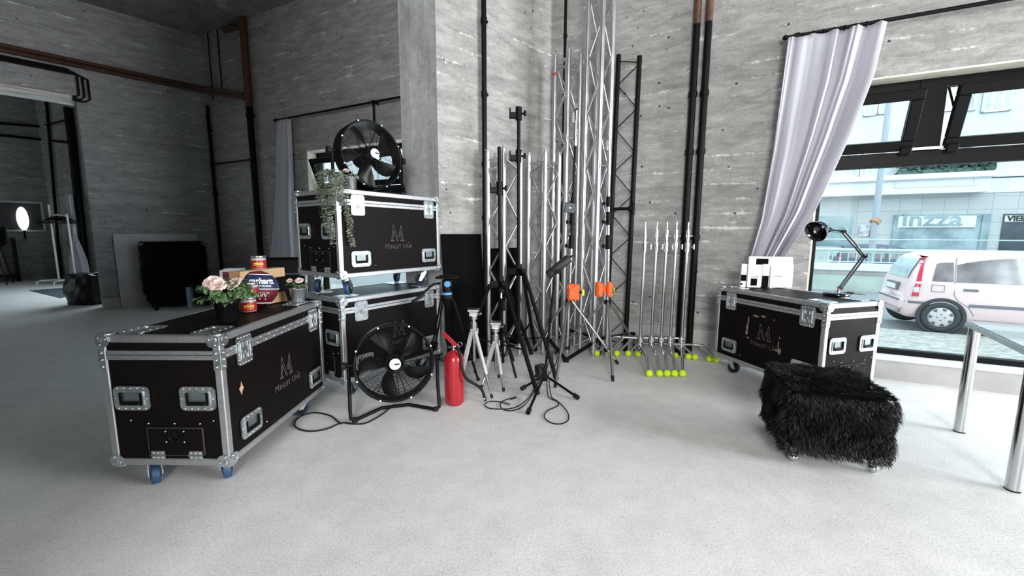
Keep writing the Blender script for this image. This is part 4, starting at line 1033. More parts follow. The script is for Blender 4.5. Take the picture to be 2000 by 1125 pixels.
# round plate on the left stand
q = PY(1113,406,b1.y-.06); t = thing('mount_plate', 'small dark square mounting plate clamped high on the left chrome light stand', 'mount', q)
m = MB(); m.T = Matrix.Rotation(radians(8),4,'Y'); m.box(-.052,.052,-.012,.012,-.05,.05,.006); m.build('plate', mat('dark_grey_plastic',(.05,.055,.06),.5), t)
m = MB(); m.cyl((0,-.014,0),(0,-.006,0),.008,n=10); m.build('screw', M['zinc'], t)
m = MB(); m.cyl((0,.0,0),(.02,.06,-.02),.01,n=8); m.build('arm', M['black'], t)

# --- five chrome C-stands with tennis balls on their feet
hubU = (1250,1272,1291,1309,1331); topU = (1265,1285,1303,1325,1346)
fU = (1268,1288,1303,1317.5,1333); lU = ((1166,690),(1187,690),(1205,690),(1227,690),(1246,691)); rU = ((1319,694),(1344,696),(1357,697),(1385,700),(1398,702))
ords = ('leftmost','second from the left','middle','second from the right','rightmost')
for i in range(5):
    yh = 4.25
    hb_ = PY(hubU[i], 670, yh); hz_ = .235
    base = Vector((hb_.x, hb_.y, 0))
    t = thing('c_stand', 'chrome stand on tennis balls, '+ords[i]+' of the nested row', 'stand', base, 0, 'nested chrome stands on tennis balls')
    ztop = PY(topU[i], 434, yh).z
    m = rel(t); m.cyl(base+Z*.13, base+Z*(ztop-.30), .0155, n=12); m.build('column', M['steel'], t)
    m = rel(t); b_ = base
    m.cyl(b_+Z*(ztop-.30), b_+Z*(ztop-.21), .025, n=12); m.cyl(b_+Z*(ztop-.21), b_+Z*(ztop-.18), .014, n=12); m.cyl(b_+Z*(ztop-.18), b_+Z*(ztop-.08), .019, n=12); m.cyl(b_+Z*(ztop-.08), b_+Z*ztop, .0075, n=10)
    m.cyl(b_+Z*(ztop-.25), b_+Z*(ztop-.25)+Vector((.055,-.03,0)), .006, n=6); m.cyl(b_+Z*(ztop-.275)+Vector((.055,-.03,0)), b_+Z*(ztop-.225)+Vector((.055,-.03,0)), .009, n=8); m.cyl(b_+Z*(ztop-.14)+Vector((.02,0,0)), b_+Z*(ztop-.14)+Vector((.045,-.01,0)), .012, n=8)
    m.build('head', M['chrome'], t)
    hubs = (.235,.205,.175)
    m = rel(t)
    for z in hubs: m.cyl(b_+Z*(z-.017), b_+Z*(z+.017), .035, n=12)
    m.cyl(b_+Z*.13, b_+Z*.16, .022, n=12); m.cyl(b_+Z*.225+Vector((0,-.03,0)), b_+Z*.225+Vector((0,-.055,0)), .012, n=8); m.build('hub', M['chrome'], t)
    ftp = [P(fU[i],729,.033), P(lU[i][0],lU[i][1],.033), P(rU[i][0],rU[i][1],.033)]
    for k,f in enumerate(ftp):
        z = hubs[(1,0,2)[k]]; z = z if k else .16
        d = V3(f,0)-base; Ld = d.length; d.normalize()
        kb = .62 if k else .72
        bend = base + d*(Ld*kb) + Z*(z - (.0 if k else .03))
        pts_ = [base+d*.02+Z*z, base+d*(Ld*(kb-.10))+Z*(z-(0 if k else .02)), bend+d*.005-Z*.012, f+Z*.0]
        m = rel(t); m.tube([pts_[0],pts_[1],pts_[1].lerp(bend,.8),bend+d*.02-Z*.03,pts_[3]], .0135, 9); o = m.build('leg', M['chrome'] if k == 0 else M['steel'], t)
        m = rel(t); m.sphere(f, .033, 14, 10); b2_ = m.build('tennis_ball', M['ball'], o)

# --- big black stands with heavy legs
def black_stand(label, base, top, apexz, feet, rleg, heads):
    t = thing('stand', label, 'light stand', (base.x,base.y,0))
    d = Vector(top)-V3(base,.25); d.normalize(); at = lambda z: V3(base,.25)+d*((z-.25)/d.z)
    m = rel(t); m.cyl(at(.22), at(apexz+.10), .022, n=12); m.build('lower_tube', M['black'], t)
    m = rel(t); m.cyl(at(apexz+.10), Vector(top), .017, n=12); m.build('upper_tube', M['black'], t)
    m = rel(t)
    m.cyl(at(apexz-.02), at(apexz+.10), .034, n=12); m.cyl(at(.24),at(.28),.03,n=12)
    m.build('leg_collar', M['black'], t)
    for f in feet:
        s_ = at(apexz+.02); dn = (V3(f,0)-V3(s_,0)).normalized()
        sh = s_+dn*.10
        m = rel(t); m.bar(s_+Z*.01, sh, .05, .06); m.build('leg_bracket', M['black'], t)
        leg(t, sh, f, rleg, M['black'], rleg+.004)
        m = rel(t); m.bar(at(.26)+dn*.03, sh.lerp(f,.62), .018, .010); m.build('brace', M['black'], t)
    for z,sd in heads:
        m = rel(t); c_ = at(z); m.cyl(c_-Z*.06, c_+Z*.06, .030, n=12); m.cyl(c_+Vector((.02,0,0)), c_+Vector((.07,-.01,0)), .010, n=8); m.cyl(c_+Vector((.06,-.01,-.025)), c_+Vector((.06,-.01,.025)), .012, n=8)
        m.box(c_.x-.085,c_.x-.02,c_.y-.025,c_.y+.02,c_.z-.045,c_.z+.01,.006); m.box(c_.x-.09,c_.x-.075,c_.y-.025,c_.y+.02,c_.z-.045,c_.z+.05,.004)
        m.build('clamp_head', M['black'], t)
    return t
by = 4.05
bX = PY(978,600,3.92); tX = PY(975,287,3.92)
black_stand('shorter of the two heavy black stands, left one, with a plain tube top', bX, tX, zt_(978,560,3.92), [foot_at(1050,770,.02), foot_at(1038,690,.02), foot_at(893,716,.02)], .019, [(zt_(976,368,3.92)-.0,1)])
bY = PY(1013,600,4.10); tY = PY(1013,210,4.10)
black_stand('taller heavy black stand with two clamp heads, beside the microphone', bY, tY, zt_(1012,535,4.10), [foot_at(1087,741,.02), foot_at(1046,684,.02), foot_at(962,704,.02)], .019, [(zt_(1013,222,4.1),1),(zt_(1013,305,4.1),1)])
# --- thin black light stand behind the silver tripods
bz = P(983,724); tz_ = PY(973,582,bz.y)
t = thing('light_stand', 'low thin black light stand behind the two small silver tripods', 'light stand', (bz.x,bz.y,0))
tz_.x = bz.x-.02
m = rel(t); m.cyl(V3(bz,.08), tz_, .013, n=10); m.build('column', M['black'], t)
m = rel(t); m.cyl(tz_, tz_+Z*.05, .012,.005, n=8); m.build('spigot', M['zinc'], t)
m = rel(t); m.cyl(V3(bz,.40), V3(bz,.46), .026, n=10); m.build('leg_collar', M['black'], t)
m = rel(t); m.cyl(V3(bz,.60), V3(bz,.70), .022, n=10); m.build('collar', M['black'], t)
for f in (foot_at(1008,738), foot_at(948,716), foot_at(1003,704)):
    leg(t, V3(bz,.43), f, .011, M['black'], .012)
    m = rel(t); m.bar(V3(bz,.13), V3(bz,.43).lerp(f,.5), .010, .006); m.build('brace', M['black'], t)

# --- small silver tripods
def silver_tripod(label, base, topz, feet):
    t = thing('tripod', label, 'tripod', (base.x,base.y,0))
    hz_ = topz-.16
    m = rel(t); m.cyl(V3(base,hz_-.05), V3(base,hz_+.05), .033, n=12); m.cyl(V3(base,hz_+.05), V3(base,hz_+.09), .02, n=10)
    for k in range(3): a_ = k*2.09; m.box(base.x+.03*cos(a_)-.012,base.x+.03*cos(a_)+.012,base.y+.03*sin(a_)-.012,base.y+.03*sin(a_)+.012,hz_-.05,hz_,.003)
    m.build('shoulder', M['steel'], t)
    m = rel(t); m.cyl(V3(base,hz_+.08), V3(base,hz_+.11), .035, n=12); m.box(base.x-.04,base.x+.035,base.y-.02,base.y+.02,hz_+.10,hz_+.15,.006); m.box(base.x-.05,base.x+.05,base.y-.045,base.y+.045,hz_+.145,hz_+.17,.006)
    m.cyl((base.x+.035,base.y,hz_+.12),(base.x+.065,base.y-.02,hz_+.13),.012,n=8); m.build('pan_head', M['steel'], t)
    m = rel(t); m.cyl(V3(base,hz_-.30), V3(base,hz_-.04), .010, n=8); m.build('centre_column', M['steel'], t)
    for f in feet:
        dn = (V3(f,0)-V3(base,0)).normalized(); p0 = V3(base,hz_-.03)+dn*.03; k = p0.lerp(f,.66)
        m = rel(t); side = dn.cross(Z); m.bar(p0, k, .034, .022, side); o = m.build('leg', M['silverl'], t)
        m = rel(t); m.cyl(k, f, .0085, n=8); m.cyl(k-(k-p0)*.05, k+(f-k)*.12, .016, n=8); m.build('leg_extension', M['steel'], o)
        m = rel(t); m.cyl(f+(k-f).normalized()*.03, f-Z*.0, .012, n=8); m.build('rubber_foot', M['rubber'], o)
    return t
bs = PY(925,640,3.5); silver_tripod('small silver tripod nearest the red extinguisher, taller of the two', bs, zt_(925,605,3.5), [foot_at(961,777), foot_at(928,727), foot_at(893,768)])
bs = PY(968,650,3.6); silver_tripod('smaller silver tripod just right of the other silver one', bs, zt_(967,630,3.6), [foot_at(984,764), foot_at(940,758), foot_at(974,737)])

# --- black video tripod with blue fluid head
bv = PY(873,600,3.46); t = thing('video_tripod', 'black video tripod with a blue fluid head, between the cases and the extinguisher', 'tripod', (bv.x,bv.y,0))
zb_ = zt_(872,582,3.46)
m = rel(t); m.lathe; m.T = m.T @ Matrix.Translation((bv.x,bv.y,zb_)); m.lathe([(0,-.09),(.02,-.09),(.03,-.03),(.055,-.01),(.058,.02),(.05,.03),(0,.03)],18); m.build('bowl', M['black'], t)
m = rel(t); m.T = m.T @ Matrix.Translation((bv.x,bv.y,zb_)); m.cyl((0,0,.03),(0,0,.05),.045,n=18); m.build('blue_ring', mat('blue_anodised',(.08,.26,.55),.35), t)
m = rel(t); m.T = m.T @ Matrix.Translation((bv.x,bv.y,zb_)); m.cyl((0,0,.05),(0,0,.10),.040,n=16); m.box(-.035,.045,-.035,.035,.09,.16,.01); m.box(-.09,.10,-.032,.032,.165,.185,.006); m.box(-.06,.07,-.025,.025,.185,.197,.004)
m.build('fluid_head', M['black'], t)
m = rel(t); m.T = m.T @ Matrix.Translation((bv.x,bv.y,zb_)); m.cyl((.015,-.036,.125),(.015,-.055,.125),.026,n=14); m.build('drag_dial', bpy.data.materials['blue_anodised'], t)
ph0 = Vector((bv.x-.05,bv.y-.03,zb_+.13)); ph1 = PY(806,590,3.15)
m = rel(t); m.tube([ph0, ph0.lerp(ph1,.25)+Z*.03, ph1], .009, 8); m.m = 1; m.cyl(ph0.lerp(ph1,.62), ph1, .015, n=8); m.build('pan_handle', [M['black'],M['rubber']], t)
for f in (foot_at(836,742), foot_at(934,742), foot_at(876,722)):
    dn = (V3(f,0)-V3(bv,0)).normalized(); sd = dn.cross(Z)
    p0 = V3(bv,zb_-.02)+dn*.055; k = p0.lerp(f,.55)
    m = rel(t)
    for s_ in (-.017,.017): m.cyl(p0+sd*s_, k+sd*s_, .0085, n=8)
    m.bar(k-(k-p0).normalized()*.03, k+(f-k).normalized()*.03, .06, .03, sd)
    o = m.build('leg', M['black'], t)
    m = rel(t); m.cyl(k, f, .010, n=8); m.build('leg_extension', M['black'], o)
    m = rel(t); m.sphere(f+Z*.008, .018, 8, 6); m.build('rubber_foot', M['rubber'], o)
    m = rel(t); m.bar(V3(bv,.22), k.lerp(f,.35), .012, .008); m.build('spreader', M['black'], t)

# --- microphone on its floor stand
hbm = P(1063,757); hubz = .115
t = thing('microphone_stand', 'black microphone stand with spread legs in front of the trusses', 'microphone stand', (hbm.x,hbm.y,0))
topm = PY(1082,552,hbm.y+.02)
m = rel(t); m.cyl(V3(hbm,hubz-.05), topm, .0105, n=10); m.build('pole', M['black'], t)
mk = V3(hbm,hubz).lerp(topm,.62); m = rel(t); m.cyl(V3(hbm,hubz).lerp(topm,.57), mk, .017, n=10); m.build('clutch', M['black'], t)
m = rel(t); m.cyl(V3(hbm,hubz-.05), V3(hbm,hubz+.05), .024, n=12); m.build('hub', M['black'], t)
for f in (foot_at(1031,806,.018), foot_at(1130,777,.018), foot_at(1017,760,.018)):
    leg(t, V3(hbm,hubz), f, .0105, M['black'], .019)
m = rel(t); m.cyl(topm-Z*.06, topm+Z*.02, .012, n=8); m.box(topm.x-.008,topm.x+.008,topm.y-.02,topm.y+.02,topm.z,topm.z+.05,.003); m.build('swivel', M['black'], t)
q0 = PY(1070,538,hbm.y-.05); q1 = PY(1112,504,hbm.y-.03)
t = thing('microphone', 'dark grey studio microphone tilted on its floor stand', 'microphone', q0)
M['mic'] = mat('dark_microphone', (.012,.012,.013), .6, noise=.4, nscale=120)
m = rel(t); m.tube([q0, q0.lerp(q1,.04), q0.lerp(q1,.96), q1], [.030,.038,.038,.032], 16); m.build('body', M['mic'], t)
m = rel(t); c_ = q0.lerp(q1,.35); m.box(c_.x-.04,c_.x+.04,c_.y-.04,c_.y+.04,c_.z-.035,c_.z-.0,.008); m.cyl(c_+Vector((.0,-.04,0)),c_+Vector((0,.04,0)),.012,n=8); m.build('yoke', M['black'], t)
m = rel(t); m.cyl(q1, q1.lerp(q1+(q1-q0),.15), .008, n=8); m.build('plug', M['black'], t)
# its cable: bundle on the hub and loops on the floor
H0 = V3(hbm,.14)+Vector((.02,-.03,0))
pts = [H0, P(1069,765,.02), P(1075,778,.006), P(1092,786,.006), P(1108,804,.006), P(1110,820,.006), P(1095,828,.006), P(1075,825,.006), P(1063,814,.006), P(1070,802,.006), P(1090,792,.006), P(1088,783,.006), P(1076,772,.02), H0+Vector((.01,0,.02))]
m = MB(); m.tube(smooth(pts), .0042, 6); tag(m.build('microphone_cable', M['rubber']), 'black cable loop on the floor right of the microphone stand', 'cable')
pts = [H0+Vector((-.04,0,.0)), P(1040,765,.05), P(1025,784,.008), P(1005,796,.006), P(980,799,.006), P(955,797,.006), P(947,790,.006), P(957,784,.006), P(978,785,.006), P(986,788,.008)]
t0 = MB(); t0.tube(smooth(pts), .0042, 6); o = t0.build('microphone_cable', M['rubber']); tag(o, 'black cable snaking left over the floor, metal plug at its end', 'cable')
m = MB(); m.tube([P(984,787,.010),P(996,790,.010)], .0095, 8); m.build('metal_plug', M['steel'], o)
pts = [H0+Vector((-.03,.02,-.01)), P(1040,770,.04), P(1022,793,.008), P(1000,802,.006), P(982,799,.006), P(977,789,.008), P(985,782,.006), P(1002,777,.008)]
m = MB(); m.tube(smooth(pts), .0042, 6); o = m.build('microphone_cable', M['rubber']); tag(o, 'black cable beside the other floor cable, black plug pointing at the stand', 'cable')
m = MB(); m.tube([P(998,779,.010),P(1008,776,.010)], .008, 8); m.build('plug', M['rubber'], o)
rnd = random.Random(11); pts = []
for k in range(60):
    a_ = k*.9; r_ = .035+.02*rnd.random()
    pts.append(V3(hbm,0)+Vector((-.035+r_*cos(a_)*1.0, -.035+.5*r_*sin(a_), .15+.055*sin(a_*1.37)+.02*rnd.random())))
m = MB(); m.tube(smooth(pts,4), .0042, 6); m.tube(smooth([V3(hbm,.12)+Vector((.0,-.03,0)), V3(hbm,.30)+Vector((.05,-.04,0)), V3(hbm,.34)+Vector((.09,-.03,0)), V3(hbm,.24)+Vector((.10,-.03,0)), V3(hbm,.12)+Vector((.02,-.03,0)), V3(hbm,.27)+Vector((.02,-.04,0)), V3(hbm,.33)+Vector((.06,-.035,0)), V3(hbm,.2)+Vector((.07,-.03,0))],6), .0042, 6)
tag(m.build('cable_bundle', M['rubber']), 'tangled black cable bundle wrapped on the microphone stand', 'cable')

# --- fire extinguisher
be = P(888,788); t = thing('fire_extinguisher', 'red fire extinguisher standing on the floor beside the fan', 'fire extinguisher', (be.x,be.y,0), radians(-10))
R_ = .077; hs = zt_(888,690,be.y)
m = MB(); m.lathe([(0,.0),(R_*.75,.0),(R_*.80,.012),(R_*.98,.02),(R_,.03),(R_,hs-.06),(R_*.97,hs-.03),(R_*.82,hs-.008),(R_*.55,hs+.010),(.022,hs+.022),(.02,hs+.03)],36); m.build('cylinder', M['red'], t)
m = MB(); m.cyl((0,0,hs+.02),(0,0,hs+.065),.019,n=14); m.cyl((-.045,0,hs+.048),(.04,0,hs+.048),.010,n=10); m.tube([(.05+.018*cos(k*.6),0,hs+.075+.018*sin(k*.6)) for k in range(11)],.0028,6); m.build('valve', M['chrome'], t)
m = MB(); m.add([(-.095,-.012,hs+.155),(-.075,-.012,hs+.165),(.035,-.014,hs+.062),(.0,-.014,hs+.062),(-.095,.012,hs+.155),(-.075,.012,hs+.165),(.035,.014,hs+.062),(.0,.014,hs+.062)],[(3,2,1,0),(4,5,6,7),(0,1,5,4),(1,2,6,5),(2,3,7,6),(3,0,4,7)]); m.build('lever', M['red'], t)
hb0 = Vector((.02,-.01,hs+.045)); q = P(948,783,.012); Rz = Matrix.Rotation(radians(10),4,'Z'); q = Rz @ (q - Vector((be.x,be.y,0)))
m = MB(); m.tube(smooth([hb0, hb0+Vector((.035,-.02,-.02)), Vector((.08,-.05,hs-.10)), Vector((.12,-.05,hs*.55)), q+Vector((-.035,-.0,.10)), q],6), .0115, 9); o = m.build('hose', M['rubber'], t)
m = MB(); m.cyl(q+Vector((-.01,0,.025)), q, .010, n=8); m.build('nozzle_tip', M['silverl'], o)
# ================================================================== THINGS ON THE FRONT LEFT CASE
ZA = ZB+HC+.003
M['soil'] = mat('dark_soil', (.02,.015,.01), .95)
M['leaf'] = mat('rose_leaf', (.15,.26,.11), .55, noise=.4, nscale=25)
M['leafg'] = mat('dusty_trailing_leaf', (.33,.38,.31), .65, noise=.3, nscale=30)
M['stem'] = mat('green_stem', (.10,.15,.06), .7)
M['petal'] = mat('pale_pink_petal', (.88,.70,.65), .6, noise=.2, nscale=20)
M['tin'] = mat('galvanised_bucket', (.60,.62,.64), .28, .9, noise=.2, nscale=20)
M['label_red'] = mat('red_label', (.40,.014,.02), .45, noise=.35, nscale=14)
M['label_yellow'] = mat('yellow_print', (.95,.62,.10), .5)
M['jar'] = mat('clear_jar', (.45,.38,.36), .15)
def leafquad(m, c, d, n, ln, wd, bend=.2):
    d = Vector(d).normalized(); s_ = d.cross(Vector(n))
    s_ = s_.normalized() if s_.length > 1e-5 else d.orthogonal().normalized()
    n = s_.cross(d); c = Vector(c)
    pts_ = [c, c+d*ln*.35+s_*wd*.5+n*ln*bend*.2, c+d*ln*.35-s_*wd*.5+n*ln*bend*.2, c+d*ln*.72+s_*wd*.42, c+d*ln*.72-s_*wd*.42, c+d*ln-n*ln*bend, c+d*ln*.35-n*ln*.02, c+d*ln*.72-n*ln*.06]
    m.add(pts_, [(0,6,1),(0,2,6),(6,7,3,1),(2,4,7,6),(7,5,3),(4,5,7)], True)
def rose(m, c, r, up, rnd):
    up = Vector(up).normalized(); x = up.orthogonal().normalized(); y = up.cross(x)
    F_ = frame(c, x, y, up); old = m.T; m.T = old @ F_
    for ring,(nr,rr_,hh,op) in enumerate(((3,.25,.62,.05),(5,.50,.60,.22),(6,.78,.50,.42),(7,1.0,.30,.70))):
        for k in range(nr):
            a0 = 2*pi*k/nr + ring*.6 + rnd.uniform(-.15,.15); V = []; F = []
            aw = 2*pi/nr*.72
            for i in range(5):
                t_ = i/4
                for j in range(5):
                    s_ = j/4-.5
                    rad = r*rr_*(.25+.75*sin(t_*1.5)) + r*op*.35*t_*t_
                    V.append((rad*cos(a0+s_*aw*2*(.6+.4*sin(pi*t_))), rad*sin(a0+s_*aw*2*(.6+.4*sin(pi*t_))), r*(-.35+hh*1.35*t_ - op*.4*t_**3 - .25*abs(s_)*t_)))
            for i in range(4):
                for j in range(4): p = i*5+j; F.append((p,p+1,p+6,p+5))
            m.add(V,F,True)
    m.T = old
q = P(446,629,ZA); t = thing('flower_pot_plant', 'pink rose plant in a black plastic pot on the front left case', 'potted plant', (q.x,q.y,ZA+.002))
m = MB(); m.lathe([(0,0),(.046,0),(.049,.005),(.060,.108),(.066,.110),(.066,.126),(.060,.126),(.057,.113)],28); m.build('pot', M['black'], t)
m = MB(); m.prism(circ(.058,20),.106,.114); m.build('soil', M['soil'], t)
rnd = random.Random(21)
m = MB(); tips = []
for k in range(40):
    a_ = rnd.uniform(0,6.28); rr_ = rnd.uniform(.02,.14); zz = .115+rnd.uniform(.0,.135)*(1.1-rr_/.25)
    tip = Vector((rr_*cos(a_), rr_*sin(a_), zz)); tips.append(tip)
    m.tube([(0.02*cos(a_),.02*sin(a_),.11), tip*.5+Vector((0,0,.06)), tip], .0022, 5)
fl_ = [Vector((-.035,-.05,.235)), Vector((.005,-.065,.222)), Vector((-.055,-.05,.192)), Vector((.065,-.03,.225)), Vector((.055,.04,.195))]
for f_ in fl_: m.tube([(0,0,.11), f_*.6+Vector((0,0,.05)), f_-Z*.02], .0025, 5)
m.build('stems', M['stem'], t)
m = MB()
for tip in tips:
    for j in range(5):
        a_ = rnd.uniform(0,6.28); d = Vector((cos(a_), sin(a_), rnd.uniform(-.9,.5))) + Vector((tip.x,tip.y,0))*5
        for lob in (-.5,0,.5):
            dd = Matrix.Rotation(lob,3,'Z') @ d
            leafquad(m, tip+Vector((rnd.uniform(-.015,.015),rnd.uniform(-.015,.015),rnd.uniform(-.01,.01))), dd, (0,0,1), rnd.uniform(.032,.052)*(1 if lob==0 else .8), .026, .25)
m.build('leaves', M['leaf'], t)
for k,f_ in enumerate(fl_):
    m = MB(); rose(m, f_, (.040,.036,.022,.036,.02)[k], (rnd.uniform(-.4,.4),-.7,.8), rnd); m.build('rose_bloom', M['petal'], t)
def can(label, loc, rz):
    t = thing('label_jar', label, 'jar', loc, rz, 'red labelled jars')
    r_ = .046; h_ = .088
    m = MB(); m.lathe([(0,0),(r_*.92,0),(r_,.004),(r_,.066),(r_*.9,.076),(r_*.9,.078),(0,.078)],28); m.build('glass_body', M['jar'], t)
    m = MB(); m.lathe([(r_+.0006,.006),(r_+.0008,.007),(r_+.0008,.062),(r_+.0006,.063)],28); o = m.build('paper_label', M['label_red'], t)
    m = MB()
    b2 = MB(); text_bm(b2, 'göze', .030, Matrix.Translation((0,.030,0)), .0003, 'CENTER', 1.05, .0006)
    text_bm(b2, 'gummies', .010, Matrix.Translation((.006,.018,0)), .0003, 'CENTER', .9)
    V = [(sin(v[0]/r_)*(r_+.0016+v[2]), -cos(v[0]/r_)*(r_+.0016+v[2]), v[1]) for v in b2.v]
    m.add(V, b2.f); m.build('label_print', M['label_yellow'], o)
    m = MB(); m.lathe([(r_*.9,.076),(r_*.97,.077),(r_*.97,.089),(r_*.92,.092),(0,.092)],28); m.build('lid', M['zinc'], t)
    return t
q1_ = P(486,608,ZA); can('lower of the two stacked red labelled jars beside the rose plant', (q1_.x,q1_.y,ZA+.001), radians(38))
can('upper of the two stacked red labelled jars, in front of the ball', (q1_.x+.014,q1_.y+.01,ZA+.094), radians(34))
# ball in its carton
bl = P(488,605,ZA); br = P(571,588,ZA); dx = (br-bl).normalized(); dyv = Vector((-dx.y,dx.x,0)); bl = bl+dyv*.055; wbx = (br-bl).length
Fb = frame((bl.x,bl.y,ZA+.001), dx, dyv, (0,0,1))
ct = thing('ball_carton', 'open brown cardboard carton holding the basketball', 'box', (bl.x,bl.y,ZA+.001), atan2(dx.y,dx.x))
rb = .119; cx_, cz_ = wbx*.46-.047, .128
def arcpoly(z0, z1, up):
    # front panel of the carton with the round cut-out
    pts_ = []
    n = 14
    if up:
        x0 = cx_-sqrt(max(0,.121**2-(z0-cz_)**2)); x1 = cx_+sqrt(max(0,.121**2-(z0-cz_)**2))
        pts_ = [(0,z1),(0,z0)] + [(max(0,x0),z0)]
        a0 = atan2(z0-cz_, x0-cx_); a1 = atan2(z0-cz_, x1-cx_)
        for k in range(1,n): a_ = a0+(a1-a0)*k/n; pts_.append((cx_+.121*cos(a_), min(z1-.006,cz_+.121*sin(a_))))
        pts_ += [(x1,z0),(wbx,z0),(wbx,z1)]
    else:
        x0 = cx_-sqrt(max(0,.121**2-(z1-cz_)**2)); x1 = cx_+sqrt(max(0,.121**2-(z1-cz_)**2))
        a0 = atan2(z1-cz_, x0-cx_); a1 = atan2(z1-cz_, x1-cx_)
        if a0 > 0: a0 -= 2*pi
        pts_ = [(0,z0),(wbx+.01,z0),(wbx-.01,z1),(x1,z1)]
        for k in range(1,n): a_ = a1+(a0-a1)*k/n; pts_.append((cx_+.121*cos(a_), max(z0+.004,cz_+.121*sin(a_))))
        pts_ += [(max(0.001,x0),z1),(0,z1)]
    return pts_
FV = frame((0,0,0),(1,0,0),(0,0,1),(0,-1,0))
m = MB(); m.T = FV; m.prism(arcpoly(.182,.246,True), -.003, 0); m.build('upper_front_panel', M['card'], ct)
m = MB(); m.T = FV @ Matrix.Translation((0,0,.0)); m.prism(arcpoly(0,.070,False), -.003, 0); m.build('lower_front_panel', M['card'], ct)
m = MB(); m.box(0,wbx,.004,.09,.243,.246); m.box(0,wbx,.004,.09,0,.003); m.box(0,wbx,.087,.09,.003,.243); m.box(0,.003,.004,.087,.182,.243); m.box(wbx-.003,wbx,.004,.087,.182,.243); m.build('carton_shell', M['card'], ct)
m = MB(); text_bm(m,'SPALDING',.022,FV @ Matrix.Translation((wbx*.52,.014,.0006)),.0003,'CENTER',1.0,.0006); text_bm(m,'WIP',.010,FV @ Matrix.Translation((wbx*.52,.036,.0006)),.0003); m.build('carton_print', M['print'], ct)
M['ballblue'] = mat('navy_leather', (.012,.026,.085), .45, bump=.3, nscale=260, noise=.1)
M['ballred'] = mat('maroon_leather', (.115,.008,.016), .45, bump=.3, nscale=260, noise=.1)
bc = Fb @ Vector((cx_, -.012, cz_-.006+.0))
bk = thing('basketball', 'navy and maroon basketball with white seams in the open carton', 'ball', bc, atan2(dx.y,dx.x))
V = []; F = []; mi = []
tl_ = radians(7)
m = MB(); nu, nv = 48, 28
m.T = Matrix.Rotation(tl_,4,'Y')
for part in (0,1):
    m.m = part
    for i in range(nv):
        th0, th1 = pi*i/nv, pi*(i+1)/nv
        vs = []; fs = []
        zmid = -cos((th0+th1)/2)
        for k in range(nu):
            a0, a1 = 2*pi*k/nu, 2*pi*(k+1)/nu
            p4 = [Vector((sin(th)*cos(a), sin(th)*sin(a), -cos(th)))*rb for th,a in ((th0,a0),(th0,a1),(th1,a1),(th1,a0))]
            cc = sum(p4, Vector())/4/rb
            band = cc.z
            blue = (0.0 < band < .80) if cc.y < .45 else (band < 0)
            if (0 if blue else 1) == part: b0 = len(vs); vs += p4; fs.append((b0,b0+1,b0+2,b0+3))
        if vs: m.add(vs, fs, True)
m.build('panels', [M['ballblue'], M['ballred']], bk)
m = MB(); m.T = Matrix.Rotation(tl_,4,'Y')
m.tube([(rb*cos(2*pi*k/64)*1.001, rb*sin(2*pi*k/64)*1.001, 0) for k in range(64)], .0032, 6, True)
for s_ in (1,-1):
    zz = .80*rb; r2 = sqrt(rb*rb-zz*zz)
    m.tube([(r2*1.003*cos(2*pi*k/48), r2*1.003*sin(2*pi*k/48), s_*zz) for k in range(48)], .0030, 6, True)
m.build('seams', M['white'], bk)
def on_ball(b2, m, x0, z0, k=1.0):
    V = []
    for v in b2.v:
        x = (v[0])/rb+x0; z = (v[1])/rb+z0
        cz = sqrt(max(.02,1-z*z)); V.append(Vector((cz*sin(x), -cz*cos(x), z))*(rb+.0012+v[2]))
    m.add(V, b2.f)
m = MB(); m.T = Matrix.Rotation(tl_,4,'Y')
b2 = MB(); text_bm(b2,'carhartt',.052,Matrix.Translation((0,0,0)),.0003,'CENTER',.98,.0014); on_ball(b2,m,-.62,.30)
b2 = MB(); text_bm(b2,'WORK IN PROGRESS',.0125,Matrix.Translation((0,0,0)),.0003,'CENTER',1.0,.0002); on_ball(b2,m,-.62,.14)
m.build('wordmark', M['white'], bk)
m = MB(); m.T = Matrix.Rotation(tl_,4,'Y'); b2 = MB()
for (a_,b_) in (((-.034,.024),(-.020,-.024)),((-.020,-.024),(-.006,.012)),((-.006,.012),(.006,.012)),((.006,.012),(.020,-.024)),((.020,-.024),(.034,.024)),((.034,.024),(.016,.024)),((-.034,.024),(-.016,.024)),((-.020,.02),(-.014,-.004)),((-.014,-.004),(-.004,.024)),((-.004,.024),(.004,.024)),((.004,.024),(.014,-.004)),((.014,-.004),(.02,.02))): b2.bar((a_[0],a_[1],0),(b_[0],b_[1],0),.0022,.0006)
on_ball(b2,m,-.52,-.40); m.build('emblem', M['white'], bk)
q = Fb @ Vector((wbx*.52,.045,.248)); can('red labelled jar standing on top of the basketball carton', (q.x,q.y,q.z), radians(30))
# patterned carton behind the roses
M['pat'] = mat('white_printed_card',(.75,.75,.78),.6); M['patr'] = mat('maroon_print',(.25,.03,.05),.6)
q = P(452,563,ZA); t = thing('printed_carton', 'white and maroon printed carton behind the pink roses', 'box', (q.x,q.y,ZA), radians(14))
m = MB(); m.box(-.085,.085,0,.12,0,.165,.002); m.build('card_body', M['pat'], t)
m = MB(); m.box(-.06,.02,-.0015,.001,.05,.150); m.build('maroon_panel', M['patr'], t)
m = MB()
for k in range(9): m.box(-.055+k*.0155,-.047+k*.0155,-.0025,.0,.098,.128)
for k in range(9): m.box(-.055+k*.0155,-.047+k*.0155,-.0025,.0,.052,.082)
m.build('pattern', M['print'], t)
m = MB(); m.box(-.055,.08,.0,.125,.166,.176); m.build('lid_flap', M['white'], t)
